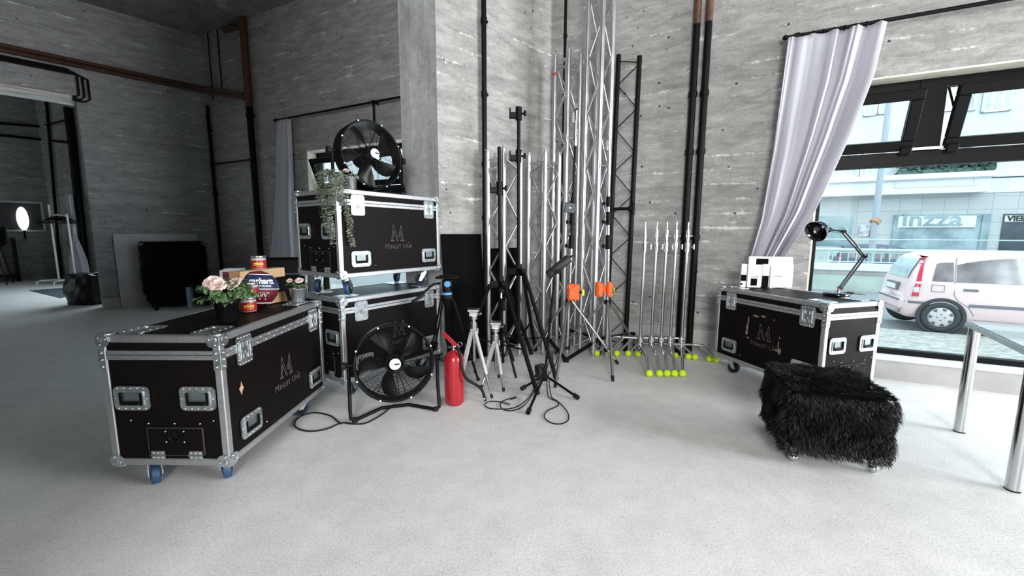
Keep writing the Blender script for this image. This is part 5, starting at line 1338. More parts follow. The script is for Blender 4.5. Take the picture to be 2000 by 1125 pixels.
# tin bucket with a little rose
def bucket(t, r0, r1, h):
    m = MB(); m.lathe([(0,0),(r0,0),(r0+.002,.004),(r1,h-.006),(r1+.003,h-.003),(r1+.003,h),(r1-.002,h),(r1-.004,h-.01)],28); m.build('bucket', M['tin'], t)
    m = MB(); m.prism(circ(r1-.004,16),h-.022,h-.014); m.build('soil', M['soil'], t)
q = P(583,590,ZA); t = thing('bucket_plant', 'small galvanised bucket with a pale rose on the end of the front left case', 'potted plant', (q.x,q.y,ZA+.001))
bucket(t, .040,.056,.102)
m = MB(); ml_ = MB(); rnd = random.Random(4)
for k in range(9):
    a_ = k*.75; tip = Vector((.05*cos(a_),.05*sin(a_),.125+.03*rnd.random())); m.tube([(0,0,.085),tip*.6+Z*.05,tip],.002,5)
    for j in range(4): leafquad(ml_, tip, (cos(a_+rnd.uniform(-1,1)),sin(a_+rnd.uniform(-1,1)),rnd.uniform(-.3,.3)), (0,0,1), .035,.02)
m.build('stems', M['stem'], t); ml_.build('leaves', M['leaf'], t)
for c_,r_ in (((.025,-.02,.165),.024),((-.055,.0,.160),.018)): m = MB(); rose(m,c_,r_,(.1,-.5,.9),rnd); m.build('rose_bloom', M['petal'], t)

# ================================================================== TRAILING PLANT AND BUCKET ON THE UPPER CASE
ZC = zc_top
cC = caseC.location; yw = caseC.rotation_euler.z; dL = Vector((cos(yw),sin(yw),0)); dW = Vector((-sin(yw),cos(yw),0))
corner = Vector((cC.x,cC.y,0))
pb = corner + dL*.085 + dW*.125
t = thing('trailing_plant', 'trailing plant with small grey-green leaves spilling down the corner of the upper case', 'potted plant', (pb.x,pb.y,ZC))
bucket(t, .040,.055,.105)
strands = []
def onleft(u,v,o=.03): return PW(u,v,corner-dL*o,dW)
def onfront(u,v,o=.03): return PW(u,v,corner-dW*o,dL)
rim = Vector((pb.x,pb.y,ZC+.105))
for pts_, fn in (([(628,345),(625,372),(628,402),(632,430),(640,445)],onleft),([(634,345),(634,372),(634,400),(638,428),(645,452),(652,476)],onleft),([(641,350),(641,378),(642,410),(646,435)],onleft),([(648,352),(647,380),(648,412),(646,438),(650,460)],onleft),
                 ([(622,340),(621,366),(622,386)],onleft),([(666,352),(668,376),(672,396),(678,418),(682,440),(684,462),(690,480)],onfront),([(672,356),(676,380),(678,404),(684,430),(686,455),(688,476)],onfront),([(660,350),(664,372),(668,392)],onfront),([(664,350),(662,368),(666,384),(672,400)],onfront),([(630,342),(629,372),(630,398)],onleft),([(655,352),(656,374),(658,392)],onfront)):
    l = [fn(u,v) for u,v in pts_]
    strands.append([rim+Vector((0,0,-.01)), (rim+l[0])/2+Z*.035] + l)
m = MB(); ml_ = MB(); rnd = random.Random(9)
b0 = Vector((pb.x,pb.y,ZC))
m.T = ml_.T = Matrix.Translation(-b0)
for st_ in strands:
    sp = smooth(st_, 7); m.tube(sp, .0016, 4)
    for i in range(2,len(sp)):
        p_ = sp[i]; tn = (sp[i]-sp[i-1]).normalized()
        for s_ in (-1,1,0):
            a_ = rnd.uniform(-.9,.9)+ (0 if s_>0 else pi if s_<0 else rnd.uniform(0,6.28))
            d = (dL+dW*-1).normalized()*cos(a_)*1.0 + (dL*-1-dW).normalized()*abs(sin(a_))*.6 + Z*rnd.uniform(-.4,.3)
            leafquad(ml_, p_, d, Z+Vector((rnd.uniform(-.5,.5),rnd.uniform(-.5,.5),0)), rnd.uniform(.020,.032), rnd.uniform(.015,.022), .15)
for k in range(170):                                     # leafy crown over the bucket
    a_ = rnd.uniform(0,6.28); r_ = rnd.uniform(.0,.12); p_ = rim + Vector((r_*cos(a_), r_*sin(a_), rnd.uniform(-.045,.05)*(1-r_/.2)+.0))
    leafquad(ml_, p_, (cos(a_+rnd.uniform(-1,1)),sin(a_+rnd.uniform(-1,1)),rnd.uniform(-.5,.4)), (0,0,1), rnd.uniform(.022,.036), rnd.uniform(.016,.024), .2)
m.build('vines', M['stem'], t); ml_.build('leaves', M['leafg'], t)
pb2 = corner + dL*.20 + dW*.115
t = thing('bucket_plant', 'small galvanised bucket with a rose beside the trailing plant, next to the upper fan', 'potted plant', (pb2.x,pb2.y,ZC))
bucket(t, .040,.054,.102)
m = MB(); ml_ = MB()
for k in range(8):
    a_ = k*.8; tip = Vector((.04*cos(a_),.04*sin(a_),.12+.025*rnd.random())); m.tube([(0,0,.085),tip*.6+Z*.05,tip],.002,5)
    for j in range(4): leafquad(ml_, tip, (cos(a_+rnd.uniform(-1,1)),sin(a_+rnd.uniform(-1,1)),rnd.uniform(-.3,.3)), (0,0,1), .03,.018)
m.build('stems', M['stem'], t); ml_.build('leaves', M['leaf'], t)
m = MB(); rose(m,(-.025,-.02,.155),.026,(-.1,-.5,.9),rnd); m.build('rose_bloom', M['petal'], t)

# ================================================================== RIGHT: WHITE BOXES, DESK LAMP, OTTOMAN, TABLE
ZD = ZB+HC+.003
ywD = caseD.rotation_euler.z; dLD = Vector((cos(ywD),sin(ywD),0))
g = P(1500,561,ZD)
yb_ = g.y; kx = yb_/809.0
def wbox(label, u0, u1, v0, v1, dy, depth_, bands=(), txt=None, ty=None, yaw=radians(-14)):
    a = PY(u0, v1, yb_+dy); b = PY(u1, v0, yb_+dy)
    w_ = b.x-a.x; h_ = b.z-ZD-.001
    t = thing('white_carton', label, 'box', (a.x, yb_+dy, ZD+.001), yaw, 'white cartons beside the curtain')
    depth = .045
    m = MB(); m.box(0,w_,0,depth,0,h_,.002); m.build('carton_body', M['white'], t)
    for (x0,x1,z0,z1) in bands:
        m = MB(); m.box(x0*w_,x1*w_,-.0012,.002,z0*h_,z1*h_); m.build('black_window', M['blackm'], t)
    if txt:
        m = MB(); text_bm(m,txt,w_*.20,frame((w_/2,-.0004,ty*h_),(1,0,0),(0,0,1),(0,-1,0)),.0003,'CENTER',1.0); m.build('brand_print', M['print'], t)
    return t
wbox('narrow white carton with black bands, leftmost of the group', 1446,1458.5,515.5,558,-.005,.07,((0,1,.27,.54),(0,.35,.10,.18)))
wbox('white carton with a black square window and small lettering above it', 1459,1486,517,560,-.015,.07,((.24,.72,.08,.40),),'CHANEL',.44)
wbox('narrow carton, white above and black below, between the two lettered boxes', 1487,1502,516,561,.0,.07,((0,1,0,.50),))
wbox('plain white carton with lettering across its middle', 1503,1531,518,562,-.02,.07,(),'CHANEL',.48)
wbox('plain white carton at the right end of the group', 1532,1549,517,563,-.03,.05)
a = PY(1465,501,yb_+.045); b = PY(1540,520,yb_+.045)
t = thing('white_carton', 'wide white carton standing behind the others, black window near its top', 'box', (a.x,yb_+.06,ZD+.001), radians(-14), 'white cartons beside the curtain')
w_ = b.x-a.x; h_ = a.z-ZD
m = MB(); m.box(0,w_,0,.03,0,h_,.006); m.build('carton_body', M['white'], t)
m = MB(); m.box(.17*w_,.45*w_,-.0012,.002,.72*h_,.93*h_); m.build('black_window', M['blackm'], t)

# desk lamp
lb = P(1633,577,ZD); t = thing('desk_lamp', 'black jointed desk lamp on the scuffed case', 'desk lamp', (lb.x,lb.y,ZD+.001))
ly = lb.y
J0 = PY(1641,563,ly); J1 = PY(1688,500,ly-.01); J2 = PY(1647,452,ly-.03); J3 = PY(1622,449,ly-.03); SHc = PY(1596,448,ly-.04)
m = rel(t); m.T = m.T @ Matrix.Translation((lb.x,lb.y,ZD+.001)); m.lathe([(0,0),(.088,0),(.092,.004),(.092,.016),(.086,.022),(0,.024)],32); m.build('base', M['blackg'], t)
m = rel(t); m.cyl((J0.x-.012,J0.y,ZD+.02),(J0.x-.012,J0.y,J0.z+.0),.011,n=10); m.tube([Vector((J0.x-.03,J0.y,ZD+.03)),Vector((J0.x-.035,J0.y,J0.z-.01)),J0],.0028,6); m.build('socket', M['chrome'], t)
def dbl(p, q_, name):
    m = rel(t); d = (q_-p).normalized(); s_ = d.cross(Vector((0,1,0))).normalized()*.011
    for o_ in (s_,-s_): m.cyl(p+o_, q_+o_, .0068, n=8)
    m.cyl(p+Vector((0,-.012,0)), p+d*((q_-p).length*.38)+Vector((0,-.012,0)), .006, n=8)
    m.cyl(p+Vector((0,-.016,0)),p+Vector((0,.016,0)),.014,n=10); m.cyl(q_+Vector((0,-.016,0)),q_+Vector((0,.016,0)),.015,n=10); m.build(name, M['blackg'], t)
dbl(J0,J1,'lower_arm'); dbl(J1,J2,'upper_arm')
m = rel(t); m.tube([(J1+Vector((.0,-.01,0)))+Vector((.028*cos(k*.5)+.018,0,.018*sin(k*.5)+.008)) for k in range(11)],.0018,5); m.tube([J2+Vector((.0,-.012,.006)),J2+Vector((-.005,-.012,.028)),J2+Vector((-.05,-.012,.012)),J3],.0018,5); m.tube([J3, J3+Vector((.03,-.01,-.02)), J2+Vector((-.02,-.01,-.012))],.0022,5); m.build('spring_wire', M['rubber'], t)
m = rel(t); m.cyl(J2, J3, .006, n=8); m.cyl(J3, J3+(SHc-J3).normalized()*.05, .018,.020, 14); m.build('lamp_holder', M['black'], t)
ax = (Vector((-.86,-.28,-.42))).normalized(); xx = ax.orthogonal().normalized(); yy_ = ax.cross(xx)
m = rel(t); m.T = m.T @ frame(SHc+Vector((.035,.0,.01)), xx, yy_, ax)
m.lathe([(.018,-.03),(.030,-.025),(.055,-.005),(.075,.03),(.083,.065),(.085,.07),(.081,.068),(.073,.032),(.052,0),(.02,-.02)],28); m.build('shade', M['blackg'], t)
m = rel(t); c0_ = Vector((J0.x,J0.y,ZD+.006)); m.tube([c0_+Vector((.03,.0,.02)),c0_+Vector((.10,-.01,.012)),c0_+Vector((.19,-.03,.004)),c0_+Vector((.19,.02,.004)),c0_+Vector((.10,.03,.004))],.003,6); m.cyl(c0_+Vector((.06,-.005,.018)),c0_+Vector((.10,-.01,.014)),.010,n=8); m.build('cord', M['rubber'], t)

# fur ottoman
o0 = Vector((1.60,2.25,0)); ow = Vector((.955,-.296,0)); od = Vector((.296,.955,0)); OW, OD, OZ0, OZ1 = .50, .50, .07, .45
t = thing('fur_ottoman', 'black shaggy fur ottoman on small chrome feet in front of the scuffed case', 'ottoman', o0 + ow*OW/2 + od*OD/2, atan2(ow.y,ow.x))
m = MB(); m.box(-OW/2,OW/2,-OD/2,OD/2,OZ0,OZ1,.05); m.build('cushion', M['blackm'], t)
for sx in (-1,1):
    for sy in (-1,1):
        m = MB(); x,y = sx*(OW/2-.055), sy*(OD/2-.05)
        m.cyl((x,y,.03),(x,y,OZ0+.02),.018,n=12); m.sphere((x,y,.026),.026,14,10); m.build('chrome_foot', M['chrome'], t)
rnd = random.Random(2); V = []; F = []
def strand(p, n, ln):
    grav = Vector((rnd.uniform(-.25,.25), rnd.uniform(-.25,.25), -.75 if n.z < .5 else -.12))
    flow = Vector((.55*sin(p.x*9+1)+rnd.uniform(-.5,.5), -.5+.5*sin(p.y*11)+rnd.uniform(-.4,.4), 0)) if n.z > .5 else Vector((.4*sin(p.z*21+p.x*7),.4*sin(p.z*17),0))
    d1 = (n*.75+flow*.5+grav*.4).normalized(); d2 = (n*.25+flow*.8+grav*1.0).normalized()
    sd = d1.cross(Vector((rnd.uniform(-1,1),rnd.uniform(-1,1),rnd.uniform(-1,1)))).normalized(); w_ = rnd.uniform(.0012,.0024)
    b0 = len(V); p1 = p+d1*ln*.5; p2 = p1+d2*ln*.5
    V.extend([p-sd*w_, p+sd*w_, p1-sd*w_*.8, p1+sd*w_*.8, p2]); F.extend([(b0,b0+1,b0+3,b0+2),(b0+2,b0+3,b0+4)])
hx, hy = OW/2, OD/2
for k in range(26000):
    f = rnd.random(); a_ = rnd.uniform(-1,1); b_ = rnd.uniform(0,1); z_ = OZ0+.01+(OZ1-OZ0-.02)*b_
    if f < .34: p,n = Vector((a_*hx, rnd.uniform(-1,1)*hy, OZ1)), Vector((0,0,1))
    elif f < .60: p,n = Vector((a_*hx,-hy,z_)), Vector((0,-1,0))
    elif f < .76: p,n = Vector((-hx,a_*hy,z_)), Vector((-1,0,0))
    elif f < .90: p,n = Vector((hx,a_*hy,z_)), Vector((1,0,0))
    else: p,n = Vector((a_*hx,hy,z_)), Vector((0,1,0))
    e_ = .03                                            # round the edges
    q_ = Vector((max(-hx+e_,min(hx-e_,p.x)), max(-hy+e_,min(hy-e_,p.y)), min(OZ1-e_,p.z)))
    n2 = (p-q_); n = (n*.5+n2.normalized()*.8).normalized() if n2.length > 1e-6 else n
    p = q_ + (p-q_).normalized()*e_ if n2.length > 1e-6 else p
    clump = .6+.4*sin(p.x*31+3)*sin(p.y*27+1)*sin(p.z*29)
    strand(p, n, rnd.uniform(.045,.085)*clump if n.z > -.2 else .05)
m = MB(); m.add(V,F,True); o = m.build('fur', M['fur'], t)

# glass-topped table at the right edge
tA = Vector((3.056,2.655,0)); tB = Vector((2.639,2.008,0)); te = (tB-tA).normalized(); tn = Vector((-te.y,te.x,0)); M['tabletop'] = mat('pale_glass_top',(.66,.74,.79),.10); M['tabletop'].node_tree.nodes['Principled BSDF'].inputs['Alpha'].default_value = .42
if tn.x < 0: tn = -tn
TH = .765
t = thing('table', 'table with round chrome legs cut by the right edge of the view', 'table', tA)
for c_ in (tA, tB, tA+tn*1.35, tB+tn*1.35):
    m = rel(t); m.cyl(c_+Z*.008, c_+Z*(TH-.02), .030, n=24); o = m.build('leg', M['chrome'], t)
    m = rel(t); m.cyl(c_, c_+Z*.008, .0305, n=24); m.build('foot_cap', M['rubber'], o)
m = rel(t); m.T = m.T @ frame(tA-te*.03-tn*.03, te, tn, Z); Lt = (tB-tA).length+.06
m.box(0,Lt,0,1.41,TH-.012,TH,.002); m.build('top', M['tabletop'], t)
m = rel(t); m.T = m.T @ frame(tA-te*.03-tn*.03, te, tn, Z)
for x0,x1,y0,y1 in ((0,Lt,0,.022),(0,Lt,1.388,1.41),(0,.022,.022,1.388),(Lt-.022,Lt,.022,1.388)): m.box(x0,x1,y0,y1,TH-.045,TH-.012,.002)
m.build('rim', M['steel'], t)

# ================================================================== DARK BAY AND NEXT ROOM
lean_a = lw(-1.47,.035,0); lean_b = lw(-.29,.035,0)
t = lean_board('grey flat panel leaning on the left wall behind the black fur armchair', lean_a, lean_b, 1.305, .03, .02, M['terr'], LN, 'board', 0.0)
# black fur armchair: tall square back and seat
q = P(352,602); dch = LD
t = thing('fur_armchair', 'tall black fur armchair in front of the leaning grey panel', 'armchair', lw(-.72,.62,0), atan2(LD.y,LD.x))
m = MB(); m.box(-.43,.43,-.22,.40,.06,.55,.06); m.build('seat', M['furd'], t)
m = MB(); m.box(-.45,.45,-.05,.44,.16,1.16,.09); m.build('backrest', M['furd'], t)
for sx in (-1,1):
    for sy in (-1,1): m = MB(); m.cyl((sx*.36,sy*.18,0),(sx*.36,sy*.18,.11),.025,n=8); m.build('foot', M['black'], t)
V = []; F = []; rnd = random.Random(8)
for k in range(5000):
    e_ = rnd.random()
    if e_ < .35: p = Vector((rnd.uniform(-.45,.45), rnd.uniform(-.05,.44), 1.15)); n = Vector((0,0,1))
    elif e_ < .6: p = Vector((rnd.choice((-.45,.45)), rnd.uniform(-.05,.44), rnd.uniform(.25,1.14))); n = Vector((1 if p.x>0 else -1,0,0))
    else: p = Vector((rnd.uniform(-.45,.45), -.05, rnd.uniform(.5,1.14))); n = Vector((0,-1,0))
    strand(p, n, rnd.uniform(.03,.06))
m = MB(); m.add(V,F,True); m.build('fur', M['fur'], t)
# small side table
q = P(372,600); t = thing('side_table', 'small black side table with grey legs beside the black fur armchair', 'side table', (q.x+.27,q.y-.05,0), radians(30))
m = MB(); m.box(-.20,.20,-.17,.17,.40,.44,.004); m.build('table_top', M['black'], t)
for sx in (-1,1):
    for sy in (-1,1): m = MB(); m.box(sx*.17-.028,sx*.17+.028,sy*.14-.02,sy*.14+.02,0,.40,.003); m.build('leg', mat('blue_grey_paint',(.16,.19,.22),.6) if 'blue_grey_paint' not in bpy.data.materials else bpy.data.materials['blue_grey_paint'], t)
# chrome armchair behind the front left case
t = thing('office_chair', 'black chair with chrome tube arms behind the basketball carton', 'chair', (-2.20,3.77,0), radians(15))
m = MB(); m.box(-.20,.20,-.22,.22,.42,.50,.03); m.build('seat', M['black'], t)
m = MB(); m.T = Matrix.Rotation(radians(-8),4,'X'); m.box(-.20,.20,.30,.36,.58,1.14,.03); m.build('backrest', M['black'], t)
for sx in (-1,1):
    m = MB(); m.tube(smooth([Vector((sx*.22,.30,1.12 if sx > 0 else .93)),Vector((sx*.22,.24,.80)),Vector((sx*.22,.16,.71)),Vector((sx*.22,-.16,.70)),Vector((sx*.22,-.23,.64)),Vector((sx*.22,-.23,.05)),Vector((sx*.22,-.20,.012)),Vector((sx*.22,.26,.012))],5),.0125,9); m.build('arm_tube', M['chrome'], t)
m = MB(); m.cyl((-.22,-.15,.45),(.22,-.15,.45),.011,n=8); m.cyl((-.22,.26,.93),(.22,.26,.93),.011,n=8); m.build('cross_tube', M['chrome'], t)
# rubbish bag in a bin
q = P(157,597); t = thing('rubbish_bag', 'full black rubbish bag standing by the edge of the left wall', 'bag', (q.x-.05,q.y+.25,0))
V = []; F = []; rnd = random.Random(6); nu, nv = 40, 22
for i in range(nv+1):
    s_ = i/nv
    for k in range(nu):
        a_ = 2*pi*k/nu; sq = 1/max(abs(cos(a_)),abs(sin(a_)))**.55
        prof = (.26+.05*sin(pi*min(1,s_*1.2))) if s_ < .9 else .30*(1-(s_-.9)/.1*.55)
        wr = 1+.03*sin(7*a_+9*s_)+.025*sin(13*a_-14*s_)+.02*rnd.uniform(-1,1)
        V.append((prof*sq*wr*cos(a_), prof*sq*wr*sin(a_)*.85, .56*min(1,s_*1.06)+(.02*sin(5*a_) if s_>.9 else 0)))
for i in range(nv):
    for k in range(nu): F.append((i*nu+k, i*nu+(k+1)%nu, (i+1)*nu+(k+1)%nu, (i+1)*nu+k))
m = MB(); m.add(V,F,True); m.add(V[-nu:],[list(range(nu))],True); m.build('bag_body', mat('shiny_black_plastic',(.006,.006,.007),.38,spec=.25), t)
# clothes rack with hangers
def far(u, v, y): return PY(u, v, y)
r1 = P(115,540); yr = min(r1.y, 10.6); 
p1 = PY(114,537,yr); p2 = PY(147,538,yr); fz0 = PY(100,543,yr).z
t = thing('clothes_rack', 'white tube clothes rack in the next room', 'clothes rack', (p1.x,p1.y,0))
h1 = PY(96,400,yr).z; h2 = PY(128,420,yr).z
m = rel(t); m.cyl((p1.x,yr,.10),(p1.x,yr,h1),.022,n=10); m.build('post', M['whitep'], t)
m = rel(t); m.tube(smooth([Vector((p2.x,yr,.10)),Vector((p2.x,yr,h2-.12)),Vector((p2.x-.03,yr,h2-.03)),Vector((p2.x-.12,yr,h2)),Vector((p1.x,yr,h2))],5),.022,9); m.build('hanging_rail', M['whitep'], t)
for x in (p1.x,p2.x):
    m = rel(t); m.tube([(x-.30,yr-.25,.012),(x-.30,yr-.25,.08),(x-.22,yr-.19,.11),(x+.15,yr+.2,.11),(x+.2,yr+.25,.02)],.02,8); m.build('foot', M['whitep'], t)
m = rel(t); m.cyl((p1.x,yr,.12),(p2.x,yr,.12),.016,n=8); m.build('bottom_rail', M['whitep'], t)
for k in range(7):
    x = p1.x+ (p2.x-p1.x)*(k+.5)/7; a_ = rnd.uniform(.3,1.0); d = Vector((cos(a_),sin(a_),0))
    c_ = Vector((x,yr,h2))
    m = MB(); m.tube([Vector((0,0,.02)),Vector((.02,0,.0)) ,Vector((0,0,-.06)),d*.25+Z*-.20,d*-.25+Z*-.20,Vector((0,0,-.06))],.016,6)
    o = m.build('clothes_hanger', M['black']); o.location = c_; tag(o, 'one of the black clothes hangers bunched on the white rack in the next room', 'hanger', 'hangers on the clothes rack')
# make-up counter, mirror, glowing disc for the mirror's reflection, chair
def onfar(u,v,n_=0.0):
    q = PW(u,v,QA+QN*n_,QD); return q
a0_ = onfar(78,398,.03); a1_ = onfar(2,392,.03)
s0 = (a0_-QA).dot(QD); s1 = s0+3.4
zm1 = a0_.z; zm0 = onfar(82,449,.03).z
t = thing('wall_mirror', 'dark framed mirror above the counter in the next room', 'mirror', QA+QD*s0+Z*zm0, atan2(QD.y,QD.x))
m = MB(); m.box(0,s1-s0,-.0,.02,0,zm1-zm0); m.build('mirror_glass', mat('dark_mirror',(.03,.03,.033),.12), t)
m = MB(); ww = .05
for x0,x1,z0,z1 in ((-ww,s1-s0+ww,-ww,0),(-ww,s1-s0+ww,zm1-zm0,zm1-zm0+ww),(-ww,0,0,zm1-zm0),(s1-s0,s1-s0+ww,0,zm1-zm0)): m.box(x0,x1,.0,.035,z0,z1)
m.build('mirror_frame', M['whitep'], t)
c_ = onfar(44,427,.06); t = thing('oval_reflection', 'bright oval reflection in the dark mirror, built as a glowing disc', 'reflection', c_, atan2(QD.y,QD.x))
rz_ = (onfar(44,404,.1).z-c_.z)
m = MB(); m.T = Matrix.Diagonal((.34,1,1,1)); m.T = m.T @ frame((0,0,0),(1,0,0),(0,0,1),(0,-1,0)); m.lathe([(0,-.035),(rz_*.92,-.035),(rz_,-.02),(rz_,-.0),(0,-.0)],32); m.build('glow_disc', emit('reflection_glow',(.93,.98,1.0),3.0), t)  # emissive disc stands for a light reflected in the mirror
m = MB(); m.cyl((0,-.0,-rz_*.9),(0,0,-rz_-.25),.02,n=8); m.build('stem', M['black'], t)  # stem made up along with the glowing disc
zc0_ = onfar(40,462,.3).z
t = thing('counter', 'dark counter along the far wall under the mirror in the next room', 'counter', QA+QD*(.75)+QN*.02, atan2(QD.y,QD.x))
m = MB(); m.box(0,6,0,.5,zc0_-.05,zc0_); m.T = Matrix.Identity(4); m.build('worktop', mat('grey_worktop',(.12,.13,.13),.6), t)
m = MB(); m.box(0,6,.0,.40,.12,.18); m.build('lower_shelf', M['black'], t)
for x in (0.03,2.0,4.0,5.95): m = MB(); m.box(x-.03,x+.03,.03,.47,0,zc0_-.05); m.build('leg', M['black'], t)
for o_ in list(t.children):
    for v_ in o_.data.vertices: v_.co.y = v_.co.y
qc = P(40,553); t = thing('bar_chair', 'black shell chair with thin legs at the counter, cut by the left edge', 'chair', (qc.x-.30,qc.y-.4,0), radians(40))
sh = PY(30,470,qc.y).z; sb = PY(20,455,qc.y).z
m = MB(); m.T = Matrix.Translation((0,0,sh-.12)); 
V=[];F=[]
for i in range(9):
    for j in range(11):
        a_ = -pi*.72+ 1.44*pi*j/10; r_ = .33+.03*i/8
        V.append((r_*cos(a_+pi/2)*1.15, r_*sin(a_+pi/2), .02+.50*i/8*(1-.25*abs(j-5)/5)))
for i in range(8):
    for j in range(10): p_=i*11+j; F.append((p_,p_+1,p_+12,p_+11))
m.add(V,F,True); m.prism(circ(.34,20),-.03,.03); m.build('shell', M['black'], t)
for sx in (-1,1):
    for sy in (-1,1): m = MB(); m.cyl((sx*.22,sy*.20,sh-.13),(sx*.34,sy*.30,.0),.014,n=8); m.build('leg', M['black'], t)
# black bars across the next room
def bar_(pts_, r_, label): 
    t = thing('wall_pipe', label, 'pipe', pts_[0]); m = rel(t); m.tube(pts_, r_, 8); m.build('tube', M['black'], t); return t
def fwp(u,v,n_): a,b = PF(u,v,n_); return FW(a,n_,b)
x_ = fwp(80,250,.08)
bar_([fwp(90,189,.06)*1.0, fwp(113,470,.06), V3(fwp(118,520,.06),.0)], .035, 'black vertical pipe in the far corner of the next room')
bar_([fwp(132,210,.10), fwp(140,270,.10), V3(fwp(163,500,.10),0.0)], .085, 'thick black vertical pipe beside the pale curtain in the next room')
bar_([onfar(-60,236,.1), onfar(80,247,.1)], .035, 'upper black horizontal bar on the far wall of the next room')
bar_([onfar(-60,258,.1), onfar(88,273,.1), fwp(133,278,.08)], .035, 'lower black horizontal bar on the far wall of the next room')
bar_([onfar(84,244,.1), fwp(92,243,.08), fwp(128,234,.08)], .022, 'thin black bar rising to the right in the next room')
# dark mat on the floor of the next room
t = thing('floor_mat', 'dark mat lying on the floor of the next room behind the rubbish bag', 'mat', (0,0,0))
a,b,c_,d = P(56,567,.006), P(150,560,.006), P(165,572,.006), P(118,582,.006)
m = MB(); m.add([a,b,c_,d]+[Vector((p.x,p.y,0.0005)) for p in (a,b,c_,d)], [(0,1,2,3),(4,7,6,5),(0,4,5,1),(1,5,6,2),(2,6,7,3),(3,7,4,0)]); m.build('mat_sheet', mat('dark_blue_mat',(.03,.045,.06),.7), t)

# ================================================================== THE CAR IN THE STREET
CG = GZ+.02
wc = P(1832,648,CG); yc0 = wc.y
car = thing('small_car', 'pale pinkish white small car parked outside the big window', 'car', (0,0,CG), FROT)
wheel_out = Vector((wc.x,wc.y,0))
co = wheel_out - FD*.53 - FN*.79          # rear end on the car's centre line: body half width .79 towards the room
car.location = (co.x,co.y,CG)
M['paint'] = mat('pinkish_white_paint', (.80,.60,.605), .35, coat=.4)
M['trim'] = mat('grey_car_trim', (.16,.17,.19), .6)
M['cglass'] = mat('car_window_glass', (.17,.145,.155), .12, noise=.45, nscale=2.6, col2=(.34,.31,.32))
M['rglass'] = mat('rear_window_glass', (.36,.47,.50), .12, noise=.4, nscale=3, col2=(.58,.68,.70))
M['tail'] = mat('tail_light_red', (.62,.035,.07), .25, coat=.4)
M['tailw'] = mat('tail_light_clear', (.75,.62,.64), .25)
M['hub'] = mat('hubcap', (.60,.56,.57), .4, .2)
M['tyre'] = mat('tyre', (.045,.05,.055), .8)
# station: x, bottom z, half width, belt z, roof half width, roof z
ST = [(0.00,.30,.60,.52,.55,.60),(.03,.26,.70,.60,.62,.72),(.07,.24,.75,.90,.66,.95),(.14,.24,.775,.93,.63,1.18),(.26,.24,.785,.95,.60,1.44),(.42,.22,.79,.95,.60,1.51),(.9,.20,.79,.94,.61,1.545),(1.5,.20,.79,.92,.61,1.545),(2.0,.20,.79,.91,.60,1.50),(2.35,.20,.79,.91,.59,1.38),(2.75,.20,.78,.90,.66,1.03),(3.15,.22,.75,.80,.66,.92),(3.42,.25,.68,.66,.58,.78),(3.53,.30,.55,.55,.45,.62)]
def station(x):
    for a,b in zip(ST,ST[1:]):
        if a[0] <= x <= b[0]: k=(x-a[0])/(b[0]-a[0]); return [a[i]+(b[i]-a[i])*k for i in range(6)]
    return list(ST[-1])
def half(s):
    x,zb_,w_,zl_,rw,zr_ = s
    return [(0,zb_),(w_*.90,zb_),(w_*.985,zb_+.10),(w_,(zb_+zl_)/2),(w_*.985,zl_-.04),(w_*.965,zl_),(rw+(w_*.965-rw)*.18,zr_-(zr_-zl_)*.16),(rw*.90,zr_-.035),(rw*.6,zr_-.006),(0,zr_)]
xs_ = sorted(set([s[0] for s in ST]+[.2,.34,.6,.75,1.1,1.3,1.75,2.2,2.55,2.95]))
V=[];F=[]; n_=18
for x in xs_:
    h_ = half(station(x)); ring = [(x,-y,z) for y,z in h_] + [(x,y,z) for y,z in h_[-2:0:-1]]
    V += ring
for i in range(len(xs_)-1):
    for k in range(n_): F.append((i*n_+k, i*n_+(k+1)%n_, (i+1)*n_+(k+1)%n_, (i+1)*n_+k))
F.append(tuple(range(n_))); F.append(tuple(range((len(xs_)-1)*n_, len(xs_)*n_))[::-1])
m = MB(); m.add(V,F,True); m.build('body', M['paint'], car)
def side(x, z, off=.006):                       # point on the side facing the room (local -y)
    h_ = half(station(x))
    for (y0,z0),(y1,z1) in zip(h_[1:],h_[2:]):
        if z0 <= z <= z1: k=(z-z0)/max(1e-6,z1-z0); return Vector((x,-(y0+(y1-y0)*k)-off,z))
    return Vector((x,-h_[2][0]-off,z))
def patch(poly_fn, nx, nz, name, mt, off=.006, par=car):
    V=[];F=[]
    for i in range(nx+1):
        for j in range(nz+1): x,z = poly_fn(i/nx,j/nz); V.append(side(x,z,off))
    for i in range(nx):
        for j in range(nz): p=i*(nz+1)+j; F.append((p,p+nz+1,p+nz+2,p+1))
    m = MB(); m.add(V,F,True); return m.build(name, mt, par)
def zroofedge(x): s=station(x); return s[5]-(s[5]-s[3])*.17
patch(lambda a,b:(.36+.30*a+(0 if a>.5 else .06*(b)), .965+(zroofedge(.36+.30*a)-.985-.10+.02)*b), 5,4,'rear_quarter_window',M['cglass'])
patch(lambda a,b:(.70+.90*a, .96+(zroofedge(.70+.90*a)-.98-(.13*(1-a)**2))*b), 10,5,'rear_door_window',M['cglass'])
patch(lambda a,b:(1.72+.70*a, .95+(zroofedge(1.72+.70*a)-.97)*b), 8,5,'front_door_window',M['cglass'])
patch(lambda a,b:(.085+.16*b**1.2+.10*a*(1-.75*b), .66+.78*b), 4,10,'tail_light',M['tail'],.012)
patch(lambda a,b:(.105+.08*a, .74+.10*b), 2,2,'tail_light_lens',M['tailw'],.015)
patch(lambda a,b:(.125+.08*a, .905+.045*b), 2,2,'tail_light_lens',M['tailw'],.015)
patch(lambda a,b:(.90+2.0*a, .505+.055*b), 10,1,'rubbing_strip',M['trim'],.012)
patch(lambda a,b:(.02+.30*a, .52+.045*b), 6,1,'bumper_strip',M['trim'],.010)
